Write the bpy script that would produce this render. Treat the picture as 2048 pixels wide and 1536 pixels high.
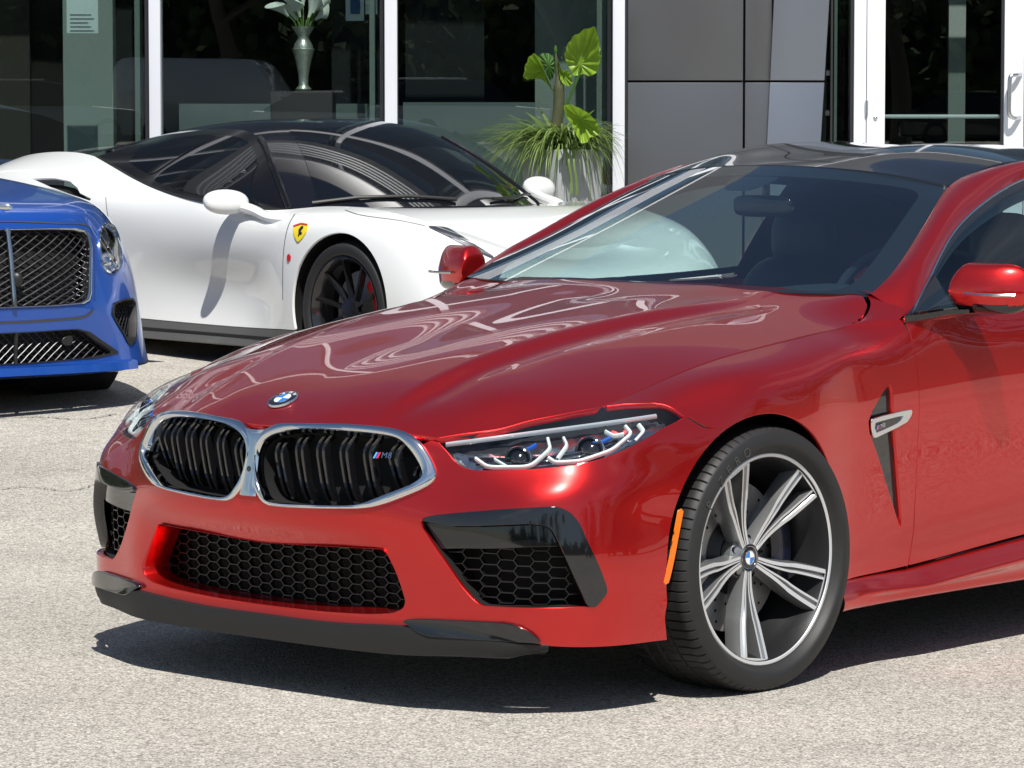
import bpy, bmesh, math, random
import numpy as np
from mathutils import Vector, Matrix
from mathutils.geometry import delaunay_2d_cdt
random.seed(7); RNG = np.random.default_rng(7)
sc = bpy.context.scene
COL = sc.collection
for o in list(bpy.data.objects): bpy.data.objects.remove(o)

# ------------------------------------------------------------------ camera
CAMP = np.array([6.826, -7.321, 1.483]); YAW, PIT, FPX = math.radians(42.818), math.radians(4.247), 7402.0
FWD = np.array([-math.sin(YAW)*math.cos(PIT), math.cos(YAW)*math.cos(PIT), -math.sin(PIT)])
RGT = np.cross(FWD, [0, 0, 1.0]); RGT /= np.linalg.norm(RGT); UPV = np.cross(RGT, FWD)
cd = bpy.data.cameras.new('camera'); cam = bpy.data.objects.new('camera', cd); COL.objects.link(cam)
cam.matrix_world = Matrix([[RGT[0], UPV[0], -FWD[0], CAMP[0]], [RGT[1], UPV[1], -FWD[1], CAMP[1]], [RGT[2], UPV[2], -FWD[2], CAMP[2]], [0, 0, 0, 1]])
cd.sensor_width = 36.0; cd.lens = FPX/2048*36.0; cd.clip_start = 0.1; cd.clip_end = 2000
sc.camera = cam
sc.render.resolution_x = 1024; sc.render.resolution_y = 768

# ------------------------------------------------------------------ sky, sun, exposure
SUN_DIR = Vector((0.50, -0.42, 1.0)).normalized()       # towards the sun
w = bpy.data.worlds.new('World'); sc.world = w; w.use_nodes = True
nt = w.node_tree; nt.nodes.clear()
def N(tree, typ, **kw):
    n = tree.nodes.new(typ)
    for k, v in kw.items():
        if k in n.inputs.keys() if hasattr(n, 'inputs') else False: n.inputs[k].default_value = v
        else: setattr(n, k, v)
    return n
out = nt.nodes.new('ShaderNodeOutputWorld'); bg = nt.nodes.new('ShaderNodeBackground')
sky = nt.nodes.new('ShaderNodeTexSky'); sky.sky_type = 'NISHITA'; sky.sun_disc = False
sky.sun_elevation = math.asin(SUN_DIR.z); sky.sun_rotation = math.atan2(SUN_DIR.x, SUN_DIR.y)
sky.air_density = 1.0; sky.dust_density = .6; sky.ozone_density = 1.2
# broken cloud over the whole sky
tc = nt.nodes.new('ShaderNodeTexCoord'); sepx = nt.nodes.new('ShaderNodeSeparateXYZ'); nt.links.new(tc.outputs['Generated'], sepx.inputs[0])
mx = nt.nodes.new('ShaderNodeMath'); mx.operation = 'MAXIMUM'; mx.inputs[1].default_value = 0.0; nt.links.new(sepx.outputs['Z'], mx.inputs[0])
ad = nt.nodes.new('ShaderNodeMath'); ad.operation = 'ADD'; ad.inputs[1].default_value = 0.12; nt.links.new(mx.outputs[0], ad.inputs[0])
dv = nt.nodes.new('ShaderNodeVectorMath'); dv.operation = 'DIVIDE'
cb = nt.nodes.new('ShaderNodeCombineXYZ')
for i in range(3): nt.links.new(ad.outputs[0], cb.inputs[i])
nt.links.new(tc.outputs['Generated'], dv.inputs[0]); nt.links.new(cb.outputs[0], dv.inputs[1])
cl = nt.nodes.new('ShaderNodeTexNoise'); cl.inputs['Scale'].default_value = 1.1; cl.inputs['Detail'].default_value = 9; cl.inputs['Roughness'].default_value = .58
nt.links.new(dv.outputs[0], cl.inputs['Vector'])
cr = nt.nodes.new('ShaderNodeValToRGB'); cr.color_ramp.elements[0].position = .56; cr.color_ramp.elements[1].position = .76
nt.links.new(cl.outputs['Fac'], cr.inputs[0])
cm = nt.nodes.new('ShaderNodeMixRGB'); cm.inputs[2].default_value = (8.0, 8.2, 8.6, 1)
nt.links.new(cr.outputs[0], cm.inputs[0]); nt.links.new(sky.outputs[0], cm.inputs[1])
nt.links.new(cm.outputs[0], bg.inputs['Color']); nt.links.new(bg.outputs[0], out.inputs['Surface'])
bg.inputs['Strength'].default_value = 0.068
sd = bpy.data.lights.new('sun', 'SUN'); sd.energy = 5.0; sd.angle = math.radians(.53); sd.color = (1, .965, .91)
sun = bpy.data.objects.new('sun', sd); COL.objects.link(sun); sun.rotation_euler = SUN_DIR.to_track_quat('Z', 'Y').to_euler()
vs = sc.view_settings; vs.view_transform = 'Standard'; vs.look = 'None'; vs.gamma = 1; vs.use_curve_mapping = False; vs.exposure = 0.32
sc.render.engine = 'CYCLES'; sc.cycles.max_bounces = 10; sc.cycles.transparent_max_bounces = 16; sc.cycles.transmission_bounces = 8; sc.cycles.glossy_bounces = 5
# ------------------------------------------------------------------ helpers: numbers
def proj(P):
    v = np.asarray(P, float) - CAMP; z = v@FWD
    return np.stack([1024+FPX*(v@RGT)/z, 768-FPX*(v@UPV)/z], -1)
def ray(x, y): return FWD+RGT*(x-1024)/FPX-UPV*(y-768)/FPX
def at(x, y, ax, val):
    d = ray(x, y); return CAMP+d*(val-CAMP[ax])/d[ax]
def atd(x, y, depth): return CAMP+ray(x, y)*depth
def chord(P):
    d = np.r_[0, np.cumsum(np.linalg.norm(np.diff(P, axis=0), axis=1))]; return d
def ncs(t, P, te):
    """natural cubic spline through P (n,k) at knots t, evaluated at te"""
    t = np.asarray(t, float); P = np.asarray(P, float); te = np.asarray(te, float); n = len(t)
    if P.ndim > 2: return ncs(t, P.reshape(n, -1), te).reshape((len(te),)+P.shape[1:])
    if n == 2: return P[0]+(P[1]-P[0])*((te-t[0])/(t[1]-t[0]))[:, None]
    h = np.diff(t); A = np.zeros((n, n)); B = np.zeros((n,)+P.shape[1:]); A[0, 0] = A[-1, -1] = 1
    for i in range(1, n-1):
        A[i, i-1] = h[i-1]; A[i, i] = 2*(h[i-1]+h[i]); A[i, i+1] = h[i]
        B[i] = 6*((P[i+1]-P[i])/h[i]-(P[i]-P[i-1])/h[i-1])
    M = np.linalg.solve(A, B); k = np.clip(np.searchsorted(t, te)-1, 0, n-2)
    a = (te-t[k]); b = (t[k+1]-te); hh = h[k]
    e = lambda v: v.reshape(-1, *([1]*(P.ndim-1)))
    return (M[k]*e(b**3)+M[k+1]*e(a**3))/e(6*hh)+(P[k]/e(hh)-M[k]*e(hh)/6)*e(b)+(P[k+1]/e(hh)-M[k+1]*e(hh)/6)*e(a)
def spl(P, n, mode='c'):
    """smooth polyline through P with n points"""
    P = np.asarray(P, float); d = chord(P)
    if mode == 'c': d = np.r_[0, np.cumsum(np.sqrt(np.maximum(np.linalg.norm(np.diff(P, axis=0), axis=1), 1e-9)))]
    return ncs(d, P, np.linspace(0, d[-1], n))
def resamp(P, n, closed=False):
    P = np.asarray(P, float)
    if closed: P = np.vstack([P, P[:1]])
    d = chord(P); te = np.linspace(0, d[-1], n+1)[:-1] if closed else np.linspace(0, d[-1], n)
    return np.stack([np.interp(te, d, P[:, i]) for i in range(P.shape[1])], 1)
def cround(P, r=.3, n=5):
    """closed polygon with rounded corners; r fraction (or list) of shorter adjoining side"""
    P = np.asarray(P, float); m = len(P); out = []
    for i in range(m):
        a, b, c = P[i-1], P[i], P[(i+1) % m]; rr = (r[i] if hasattr(r, '__len__') else r)*min(np.linalg.norm(a-b), np.linalg.norm(c-b))
        p = b+(a-b)/max(np.linalg.norm(a-b), 1e-9)*rr; q = b+(c-b)/max(np.linalg.norm(c-b), 1e-9)*rr
        for k in range(n+1):
            t = k/n; out.append((1-t)**2*p+2*t*(1-t)*b+t*t*q)
    return np.array(out)
def cspl(P, n):
    """closed smooth curve"""
    P = np.asarray(P, float); m = len(P); Q = np.vstack([P[-4:], P, P[:4]]); d = np.r_[0, np.cumsum(np.sqrt(np.linalg.norm(np.diff(Q, axis=0), axis=1)))]
    return ncs(d, Q, np.linspace(d[4], d[4+m], n+1)[:-1])
def inpoly(p, poly):
    x, y = p[:, 0], p[:, 1]; r = np.zeros(len(p), bool); q = np.roll(poly, -1, 0)
    for (x0, y0), (x1, y1) in zip(poly, q):
        if y0 == y1: continue
        r ^= ((y0 > y) != (y1 > y)) & (x < (x1-x0)*(y-y0)/(y1-y0)+x0)
    return r
def sstep(a, b, x):
    t = np.clip((x-a)/(b-a), 0, 1); return t*t*(3-2*t)
# ------------------------------------------------------------------ helpers: objects
def tag(o, label=None, cat=None, group=None, kind=None):
    if label: o['label'] = label
    if cat: o['category'] = cat
    if group: o['group'] = group
    if kind: o['kind'] = kind
    return o
def empty(name, loc=(0, 0, 0), rz=0.0):
    o = bpy.data.objects.new(name, None); COL.objects.link(o); o.location = loc; o.rotation_euler = (0, 0, rz); o.empty_display_size = .2; return o
def link(me, name, parent=None):
    o = bpy.data.objects.new(name, me); COL.objects.link(o)
    if parent is not None: o.parent = parent
    return o
def mesh(name, V, F, mat, parent=None, smooth=True, nrm=None, sharp=None, mats=None, midx=None):
    me = bpy.data.meshes.new(name); V = np.asarray(V, float)
    me.from_pydata(V.tolist(), [], [list(map(int, f)) for f in F]); me.update()
    for m in (mats or [mat]): me.materials.append(m)
    if midx is not None: me.polygons.foreach_set('material_index', np.asarray(midx, np.int32))
    me.polygons.foreach_set('use_smooth', [bool(smooth)]*len(me.polygons))
    if sharp is not None and smooth: me.set_sharp_from_angle(angle=math.radians(sharp))
    if nrm is not None: me.normals_split_custom_set_from_vertices(np.asarray(nrm).tolist())
    return link(me, name, parent)
class MB:
    """collects shapes, then links them as one mesh object"""
    def __init__(s): s.V = []; s.F = []; s.n = 0
    def add(s, V, F):
        V = np.asarray(V, float); s.V.append(V); s.F += [[i+s.n for i in f] for f in F]; s.n += len(V); return s
    def box(s, c, d, R=None):
        c = np.array(c, float); h = np.array(d, float)/2
        V = np.array([[x, y, z] for x in (-1, 1) for y in (-1, 1) for z in (-1, 1)])*h
        if R is not None: V = V@np.array(R).T
        return s.add(V+c, [[0, 1, 3, 2], [4, 6, 7, 5], [0, 4, 5, 1], [2, 3, 7, 6], [0, 2, 6, 4], [1, 5, 7, 3]])
    def box2(s, a, b): a = np.array(a, float); b = np.array(b, float); return s.box((a+b)/2, np.abs(b-a))
    def tube(s, P, r, n=10, cap=True, closed=False):
        V, F = sweep(P, r, n, cap, closed); return s.add(V, F)
    def grid(s, G, flip=False):
        V, F = gridmesh(G, flip); return s.add(V, F)
    def prism(s, poly, d):
        """poly (n,3) planar loop extruded by vector d"""
        poly = np.asarray(poly, float); n = len(poly); V = np.vstack([poly, poly+np.asarray(d, float)])
        F = [list(range(n))[::-1], [n+i for i in range(n)]]+[[i, (i+1) % n, n+(i+1) % n, n+i] for i in range(n)]
        return s.add(V, F)
    def build(s, name, mat, parent=None, smooth=False, sharp=35, bevel=0, seg=2):
        o = mesh(name, np.vstack(s.V), s.F, mat, parent, smooth, sharp=sharp if smooth else None)
        if bevel:
            bm = bmesh.new(); bm.from_mesh(o.data); bmesh.ops.recalc_face_normals(bm, faces=bm.faces)
            es = [e for e in bm.edges if len(e.link_faces) == 2 and e.calc_face_angle(0) > .5]
            bmesh.ops.bevel(bm, geom=es, offset=bevel, segments=seg, profile=.5, affect='EDGES', clamp_overlap=True); bm.to_mesh(o.data); bm.free()
            o.data.polygons.foreach_set('use_smooth', [True]*len(o.data.polygons)); o.data.set_sharp_from_angle(angle=math.radians(40))
        return o
def gridmesh(G, flip=False):
    m, n = G.shape[:2]; V = G.reshape(-1, 3); F = []
    for i in range(m-1):
        for j in range(n-1):
            f = [i*n+j, (i+1)*n+j, (i+1)*n+j+1, i*n+j+1]; F.append(f[::-1] if flip else f)
    return V, F
def frames(P, closed=False):
    P = np.asarray(P, float); T = np.gradient(P, axis=0) if not closed else np.roll(P, -1, 0)-np.roll(P, 1, 0)
    T /= np.linalg.norm(T, axis=1)[:, None]+1e-12
    u = np.cross(T[0], [0, 0, 1.0]);
    if np.linalg.norm(u) < .1: u = np.cross(T[0], [1.0, 0, 0])
    U = []
    for t in T:
        u = u-t*(u@t); u = u/np.linalg.norm(u); U.append(u)
    U = np.array(U); return T, U, np.cross(T, U)
def sweep(P, r, n=10, cap=True, closed=False, prof=None):
    P = np.asarray(P, float); T, U, B = frames(P, closed); m = len(P); r = np.broadcast_to(r, (m,))
    a = np.linspace(0, 2*np.pi, n, endpoint=False); pr = np.stack([np.cos(a), np.sin(a)], 1) if prof is None else np.asarray(prof, float); n = len(pr)
    V = (P[:, None]+r[:, None, None]*(pr[None, :, :1]*U[:, None]+pr[None, :, 1:]*B[:, None])).reshape(-1, 3); F = []
    for i in range(m if closed else m-1):
        k = (i+1) % m
        for j in range(n): F.append([i*n+j, i*n+(j+1) % n, k*n+(j+1) % n, k*n+j])
    if cap and not closed: F.append(list(range(n))[::-1]); F.append([(m-1)*n+j for j in range(n)])
    return V, F
def lathe(prof, n=64, axis='x', c=(0, 0, 0)):
    """prof list of (r, a): radius and position along axis"""
    prof = np.asarray(prof, float); th = np.linspace(0, 2*np.pi, n, endpoint=False); V = []
    for r, a in prof:
        ca, sa = r*np.cos(th), r*np.sin(th)
        V.append(np.stack([0*th+a, ca, sa], 1) if axis == 'x' else np.stack([ca, 0*th+a, sa], 1) if axis == 'y' else np.stack([ca, sa, 0*th+a], 1))
    V = np.vstack(V)+np.array(c); m = len(prof); F = [[i*n+j, i*n+(j+1) % n, (i+1)*n+(j+1) % n, (i+1)*n+j] for i in range(m-1) for j in range(n)]
    return V, F
# ------------------------------------------------------------------ helpers: trimmed surface panels
class Surf:
    """dense parametric surface P[m,n]; panels are cut from it along outlines given in (u,v)"""
    def __init__(s, G, flip=False):
        s.G = G; m, n = G.shape[:2]
        s.u = np.r_[0, np.cumsum(np.linalg.norm(np.diff(G, axis=0), axis=2).mean(1))]; s.v = np.r_[0, np.cumsum(np.linalg.norm(np.diff(G, axis=1), axis=2).mean(0))]
        du = np.gradient(G, axis=0); dvv = np.gradient(G, axis=1); nn = np.cross(du, dvv); nn /= np.linalg.norm(nn, axis=2)[..., None]+1e-12
        s.N = -nn if flip else nn; s.flip = flip
    def ev(s, uv, A=None):
        A = s.G if A is None else A
        i = np.clip(np.searchsorted(s.u, uv[:, 0])-1, 0, len(s.u)-2); j = np.clip(np.searchsorted(s.v, uv[:, 1])-1, 0, len(s.v)-2)
        a = ((uv[:, 0]-s.u[i])/(s.u[i+1]-s.u[i]))[:, None]; b = ((uv[:, 1]-s.v[j])/(s.v[j+1]-s.v[j]))[:, None]
        return A[i, j]*(1-a)*(1-b)+A[i+1, j]*a*(1-b)+A[i, j+1]*(1-a)*b+A[i+1, j+1]*a*b
    def nr(s, uv):
        n = s.ev(uv, s.N); return n/(np.linalg.norm(n, axis=1)[:, None]+1e-12)
    def inv(s, Q, P2, urange=None, vrange=None, near=False):
        """(u,v) of 2-D points Q given 2-D projection P2[m,n,2] of the grid"""
        m, n = P2.shape[:2]; i0, i1 = (0, m-1) if urange is None else urange; j0, j1 = (0, n-1) if vrange is None else vrange
        A = P2[i0:i1, j0:j1].reshape(-1, 2); B = P2[i0+1:i1+1, j0:j1].reshape(-1, 2); C = P2[i0+1:i1+1, j0+1:j1+1].reshape(-1, 2); D = P2[i0:i1, j0+1:j1+1].reshape(-1, 2)
        w = j1-j0; depth = ((s.G[i0:i1, j0:j1].reshape(-1, 3)-CAMP)@FWD); out = []
        for q in np.atleast_2d(Q):
            best = None
            for (a, b, c, kind) in ((A, B, C, 0), (A, C, D, 1)):
                e1 = b-a; e2 = c-a; d = e1[:, 0]*e2[:, 1]-e1[:, 1]*e2[:, 0]; d = np.where(np.abs(d) < 1e-14, 1e-14, d); r = q-a
                x = (r[:, 0]*e2[:, 1]-r[:, 1]*e2[:, 0])/d; y = (e1[:, 0]*r[:, 1]-e1[:, 1]*r[:, 0])/d
                viol = np.maximum(0, np.maximum(-np.minimum(x, y), x+y-1)); size = np.sqrt(np.abs(d))
                score = viol*size*50+(depth*1e-3)
                k = int(np.argmin(score))
                if best is None or score[k] < best[0]: best = (score[k], k, np.clip(x[k], -3, 4), np.clip(y[k], -3, 4), kind)
            _, k, x, y, kind = best; i = i0+k//w; j = j0+k % w
            fu, fv = (x+y, y) if kind == 0 else (x, x+y)
            out.append((s.u[i]+fu*(s.u[i+1]-s.u[i]), s.v[j]+fv*(s.v[j+1]-s.v[j])))
        out = np.array(out); out[:, 0] = np.clip(out[:, 0], s.u[0], s.u[-1]); out[:, 1] = np.clip(out[:, 1], s.v[0], s.v[-1]); return out
    def px(s, Q, **k): return s.inv(Q, proj(s.G), **k)
    def cut(s, name, outer, holes, mat, parent, off=0.0, flange=.012, step=.018, mirror=False, disp=None):
        """panel bounded by outer loop (uv), with holes; flange folds the rim inward"""
        loops = [np.asarray(outer)]+[np.asarray(h) for h in holes]; pts = []; edges = []
        for L in loops:
            L = resamp(L, max(8, int(chord(np.vstack([L, L[:1]]))[-1]/.011)), True); b = len(pts); n = len(L)
            pts += [tuple(p) for p in L]; edges += [(b+i, b+(i+1) % n) for i in range(n)]
        o = loops[0]; us = np.arange(o[:, 0].min(), o[:, 0].max(), step); vv = np.arange(o[:, 1].min(), o[:, 1].max(), step)
        g = np.stack(np.meshgrid(us, vv, indexing='ij'), -1).reshape(-1, 2); keep = inpoly(g, o)
        for h in loops[1:]: keep &= ~inpoly(g, h)
        g = g[keep]; bp = np.array(pts)
        if len(g):
            d = np.full(len(g), 9.0)
            for k in range(0, len(bp), 200): d = np.minimum(d, np.sqrt(((g[:, None]-bp[None, k:k+200])**2).sum(2)).min(1))
            g = g[d > .005]
        allp = [Vector(p) for p in pts]+[Vector(p) for p in g]
        vo, eo, fo, *_ = delaunay_2d_cdt(allp, edges, [], 0, 1e-6)
        uv = np.array([(p.x, p.y) for p in vo]); T = np.array([list(f) for f in fo if len(f) == 3]); cen = uv[T].mean(1)
        k = inpoly(cen, o)
        for h in loops[1:]: k &= ~inpoly(cen, h)
        T = T[k]; used = np.unique(T); mp = -np.ones(len(uv), int); mp[used] = np.arange(len(used)); uv = uv[used]; T = mp[T]
        P = s.ev(uv); Nn = s.nr(uv)
        if disp is not None: P = P+Nn*disp(uv, P)[:, None]
        P = P+Nn*off
        # orient triangles with the normals
        fn = np.cross(P[T[:, 1]]-P[T[:, 0]], P[T[:, 2]]-P[T[:, 0]]); bad = (fn*Nn[T].mean(1)).sum(1) < 0; T[bad] = T[bad][:, ::-1]
        V = P; NV = Nn; F = T.tolist()
        if flange:
            ec = {}
            for t in T:
                for a, b in ((t[0], t[1]), (t[1], t[2]), (t[2], t[0])): ec[(a, b)] = 1
            bd = [(a, b) for (a, b) in ec if (b, a) not in ec]; n0 = len(V); vs_ = sorted({x for e in bd for x in e}); ix = {x: n for n, x in enumerate(vs_)}
            fo_n = np.zeros((len(vs_), 3)); 
            for a, b in bd:
                t = V[b]-V[a]; outn = np.cross(t, Nn[a]); fo_n[ix[a]] += outn; fo_n[ix[b]] += outn
            fo_n /= np.linalg.norm(fo_n, axis=1)[:, None]+1e-12; top = V[vs_]; bot = top-Nn[vs_]*flange-fo_n*0.0
            mid = top-Nn[vs_]*.002+fo_n*.0012; k0 = n0; k1 = n0+len(vs_)
            V = np.vstack([V, mid, bot]); NV = np.vstack([NV, fo_n*.8+Nn[vs_]*.6, fo_n])
            NV /= np.linalg.norm(NV, axis=1)[:, None]+1e-12
            for a, b in bd: F += [[a, k0+ix[a], k0+ix[b], b], [k0+ix[a], k1+ix[a], k1+ix[b], k0+ix[b]]]
        ob = mesh(name, V, F, mat, parent, True, nrm=NV)
        if mirror: return ob, mirrored(ob, parent)
        return ob
def mirrored(o, parent=None, name=None):
    """a copy reflected in X (the other side of the car)"""
    me = o.data; V = np.empty(len(me.vertices)*3); me.vertices.foreach_get('co', V); V = V.reshape(-1, 3)*[-1, 1, 1]
    F = [list(p.vertices)[::-1] for p in me.polygons]
    nn = None
    if me.has_custom_normals:
        cn = np.empty(len(me.loops)*3); me.corner_normals.foreach_get('vector', cn); cn = cn.reshape(-1, 3); lv = np.empty(len(me.loops), int); me.loops.foreach_get('vertex_index', lv)
        nn = np.zeros((len(V), 3)); nn[lv] = cn; nn = nn*[-1, 1, 1]
    mi = np.empty(len(me.polygons), np.int32); me.polygons.foreach_get('material_index', mi)
    sm = len(me.polygons) > 0 and me.polygons[0].use_smooth
    r = mesh(name or o.name.split('.')[0], V, F, None, parent or o.parent, sm, nrm=nn, sharp=None if nn is not None else 38, mats=list(me.materials), midx=mi)
    r.location = Vector((-o.location.x, o.location.y, o.location.z)); return r
# ------------------------------------------------------------------ materials
MATS = {}
def mat(name, col, rough=.5, metal=0.0, coat=0.0, coatr=.03, spec=.5, bump=None, var=None, trans=0, ior=1.45, emit=None, coattint=None, alpha=1):
    m = bpy.data.materials.new(name); m.use_nodes = True; b = m.node_tree.nodes['Principled BSDF']; t = m.node_tree
    b.inputs['Base Color'].default_value = (*col, 1); b.inputs['Roughness'].default_value = rough; b.inputs['Metallic'].default_value = metal
    b.inputs['Coat Weight'].default_value = coat; b.inputs['Coat Roughness'].default_value = coatr; b.inputs['Specular IOR Level'].default_value = spec
    b.inputs['Transmission Weight'].default_value = trans; b.inputs['IOR'].default_value = ior
    if emit: b.inputs['Emission Color'].default_value = (*emit[:3], 1); b.inputs['Emission Strength'].default_value = emit[3]
    tcn = None
    if bump or var:
        tcn = t.nodes.new('ShaderNodeTexCoord')
    if var:   # (scale, amount) subtle colour variation
        n = t.nodes.new('ShaderNodeTexNoise'); n.inputs['Scale'].default_value = var[0]; n.inputs['Detail'].default_value = 6; t.links.new(tcn.outputs['Object'], n.inputs['Vector'])
        r = t.nodes.new('ShaderNodeMapRange'); r.inputs['To Min'].default_value = 1-var[1]; r.inputs['To Max'].default_value = 1+var[1]; t.links.new(n.outputs['Fac'], r.inputs['Value'])
        mm = t.nodes.new('ShaderNodeMixRGB'); mm.blend_type = 'MULTIPLY'; mm.inputs[0].default_value = 1; mm.inputs[1].default_value = (*col, 1); t.links.new(r.outputs[0], mm.inputs[2]); t.links.new(mm.outputs[0], b.inputs['Base Color'])
    if bump:  # (scale, strength, distance)
        n = t.nodes.new('ShaderNodeTexNoise'); n.inputs['Scale'].default_value = bump[0]; n.inputs['Detail'].default_value = 5; t.links.new(tcn.outputs['Object'], n.inputs['Vector'])
        bp = t.nodes.new('ShaderNodeBump'); bp.inputs['Strength'].default_value = bump[1]; bp.inputs['Distance'].default_value = bump[2]; t.links.new(n.outputs['Fac'], bp.inputs['Height']); t.links.new(bp.outputs[0], b.inputs['Normal'])
    MATS[name] = m; return m
def glass(name, tint, refl=1.0, rough=0.0):
    """thin pane: tinted see-through plus Fresnel mirror"""
    m = bpy.data.materials.new(name); m.use_nodes = True; t = m.node_tree; t.nodes.clear()
    o = t.nodes.new('ShaderNodeOutputMaterial'); tr = t.nodes.new('ShaderNodeBsdfTransparent'); tr.inputs[0].default_value = (*tint, 1)
    g = t.nodes.new('ShaderNodeBsdfGlossy'); g.inputs['Roughness'].default_value = rough; fr = t.nodes.new('ShaderNodeFresnel'); fr.inputs[0].default_value = 1.52
    ge = t.nodes.new('ShaderNodeNewGeometry'); io = t.nodes.new('ShaderNodeMapRange'); io.inputs['To Min'].default_value = 1.52; io.inputs['To Max'].default_value = 1/1.52; t.links.new(ge.outputs['Backfacing'], io.inputs['Value']); t.links.new(io.outputs[0], fr.inputs[0])   # same pane from either side
    mu = t.nodes.new('ShaderNodeMath'); mu.operation = 'MULTIPLY'; mu.inputs[1].default_value = refl; mu.use_clamp = True; mx_ = t.nodes.new('ShaderNodeMixShader')
    t.links.new(fr.outputs[0], mu.inputs[0]); t.links.new(mu.outputs[0], mx_.inputs[0]); t.links.new(tr.outputs[0], mx_.inputs[1]); t.links.new(g.outputs[0], mx_.inputs[2]); t.links.new(mx_.outputs[0], o.inputs[0])
    MATS[name] = m; return m
RED = mat('red_metallic_paint', (.62, .014, .013), .28, .84, 1.0, .005)
GLOSSBLACK = mat('gloss_black', (.006, .006, .007), .12, 0, 1.0, .02)
SATINBLACK = mat('satin_black_plastic', (.014, .014, .014), .42)
MATTEBLACK = mat('matte_black_plastic', (.012, .012, .012), .55, bump=(900, .15, .001))
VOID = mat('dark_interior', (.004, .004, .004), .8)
CHROME = mat('chrome', (.78, .79, .80), .06, 1.0)
SATINCHROME = mat('satin_chrome', (.62, .63, .64), .22, 1.0)
RUBBER = mat('tyre_rubber', (.018, .018, .018), .55, bump=(300, .15, .002), var=(14, .25))
# ================================================================== the red coupe: body surface
# rows of the lower body (front, wings, flanks) from bottom edge to hood edge / belt; stations run from nose centre round to the tail
R_0 = [(0,-0.9,0.145),(0.2,-0.898,0.145),(0.4,-0.893,0.147),(0.525,-0.876,0.15),(0.63,-0.835,0.154),(0.73,-0.8,0.157),(0.815,-0.745,0.158),(0.875,-0.66,0.158),(0.905,-0.54,0.158),(0.912,-0.388,0.158),(0.92,-0.25,0.15),None,None,None,(0.9,0.36,0.175),(0.892,0.5,0.175),(0.888,0.66,0.178),(0.884,0.95,0.19),(0.882,1.4,0.2)]
R_A = [(0,-0.882,0.2),(0.2,-0.88,0.2),(0.4,-0.875,0.21),(0.525,-0.858,0.215),(0.63,-0.822,0.205),(0.73,-0.787,0.195),(0.82,-0.735,0.185),(0.885,-0.655,0.178),(0.917,-0.54,0.174),(0.925,-0.388,0.172),(0.935,-0.25,0.172),None,None,None,(0.915,0.36,0.25),(0.902,0.5,0.252),(0.897,0.66,0.258),(0.892,0.95,0.28),(0.89,1.4,0.31)]
R_B = [(0,-0.877,0.25),(0.2,-0.876,0.25),(0.4,-0.872,0.25),(0.525,-0.856,0.255),(0.63,-0.818,0.26),(0.73,-0.785,0.256),(0.823,-0.735,0.252),(0.89,-0.655,0.25),(0.922,-0.54,0.249),(0.93,-0.39,0.248),(0.94,-0.25,0.25),None,None,None,(0.91,0.36,0.33),(0.898,0.5,0.335),(0.89,0.66,0.34),(0.886,0.95,0.355),(0.884,1.4,0.38)]
R_C = [(0,-0.876,0.31),(0.2,-0.875,0.31),(0.4,-0.868,0.315),(0.525,-0.852,0.32),(0.628,-0.815,0.325),(0.73,-0.783,0.325),(0.825,-0.735,0.323),(0.894,-0.655,0.321),(0.925,-0.54,0.32),(0.934,-0.39,0.32),(0.944,-0.25,0.33),None,None,None,(0.91,0.36,0.42),(0.897,0.5,0.42),(0.888,0.66,0.42),(0.884,0.95,0.43),(0.882,1.4,0.45)]
R_D = [(0,-0.888,0.385),(0.2,-0.885,0.385),(0.4,-0.873,0.39),(0.525,-0.85,0.395),(0.628,-0.815,0.4),(0.73,-0.784,0.4),(0.827,-0.737,0.4),(0.896,-0.655,0.398),(0.925,-0.54,0.396),(0.935,-0.392,0.395),(0.946,-0.25,0.41),None,None,None,(0.912,0.36,0.5),(0.899,0.5,0.5),(0.89,0.66,0.5),(0.886,0.95,0.505),(0.885,1.4,0.515)]
R_E = [(0,-0.932,0.455),(0.2,-0.925,0.455),(0.4,-0.893,0.46),(0.525,-0.85,0.475),(0.628,-0.812,0.48),(0.73,-0.778,0.48),(0.823,-0.73,0.48),(0.89,-0.645,0.48),(0.918,-0.535,0.478),(0.93,-0.392,0.477),(0.947,-0.25,0.49),None,None,None,(0.916,0.36,0.58),(0.904,0.5,0.58),(0.896,0.66,0.58),(0.892,0.95,0.58),(0.892,1.4,0.585)]
R_F = [(0,-0.928,0.54),(0.2,-0.918,0.54),(0.4,-0.883,0.545),(0.525,-0.832,0.55),(0.627,-0.792,0.55),(0.735,-0.757,0.55),(0.838,-0.7,0.55),(0.893,-0.605,0.55),(0.917,-0.5,0.552),(0.928,-0.39,0.555),(0.944,-0.25,0.565),(0.948,-0.08,0.62),(0.95,0.08,0.63),(0.94,0.22,0.64),(0.919,0.36,0.65),(0.909,0.5,0.655),(0.903,0.66,0.655),(0.9,0.95,0.66),(0.9,1.4,0.665)]
R_G = [(0,-0.918,0.6),(0.2,-0.907,0.605),(0.4,-0.868,0.61),(0.525,-0.812,0.61),(0.632,-0.772,0.605),(0.742,-0.715,0.604),(0.843,-0.642,0.606),(0.892,-0.545,0.612),(0.912,-0.455,0.62),(0.922,-0.37,0.63),(0.938,-0.245,0.65),(0.947,-0.08,0.69),(0.95,0.08,0.695),(0.94,0.22,0.705),(0.92,0.36,0.715),(0.91,0.5,0.72),(0.905,0.66,0.725),(0.903,0.95,0.73),(0.903,1.4,0.735)]
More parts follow.
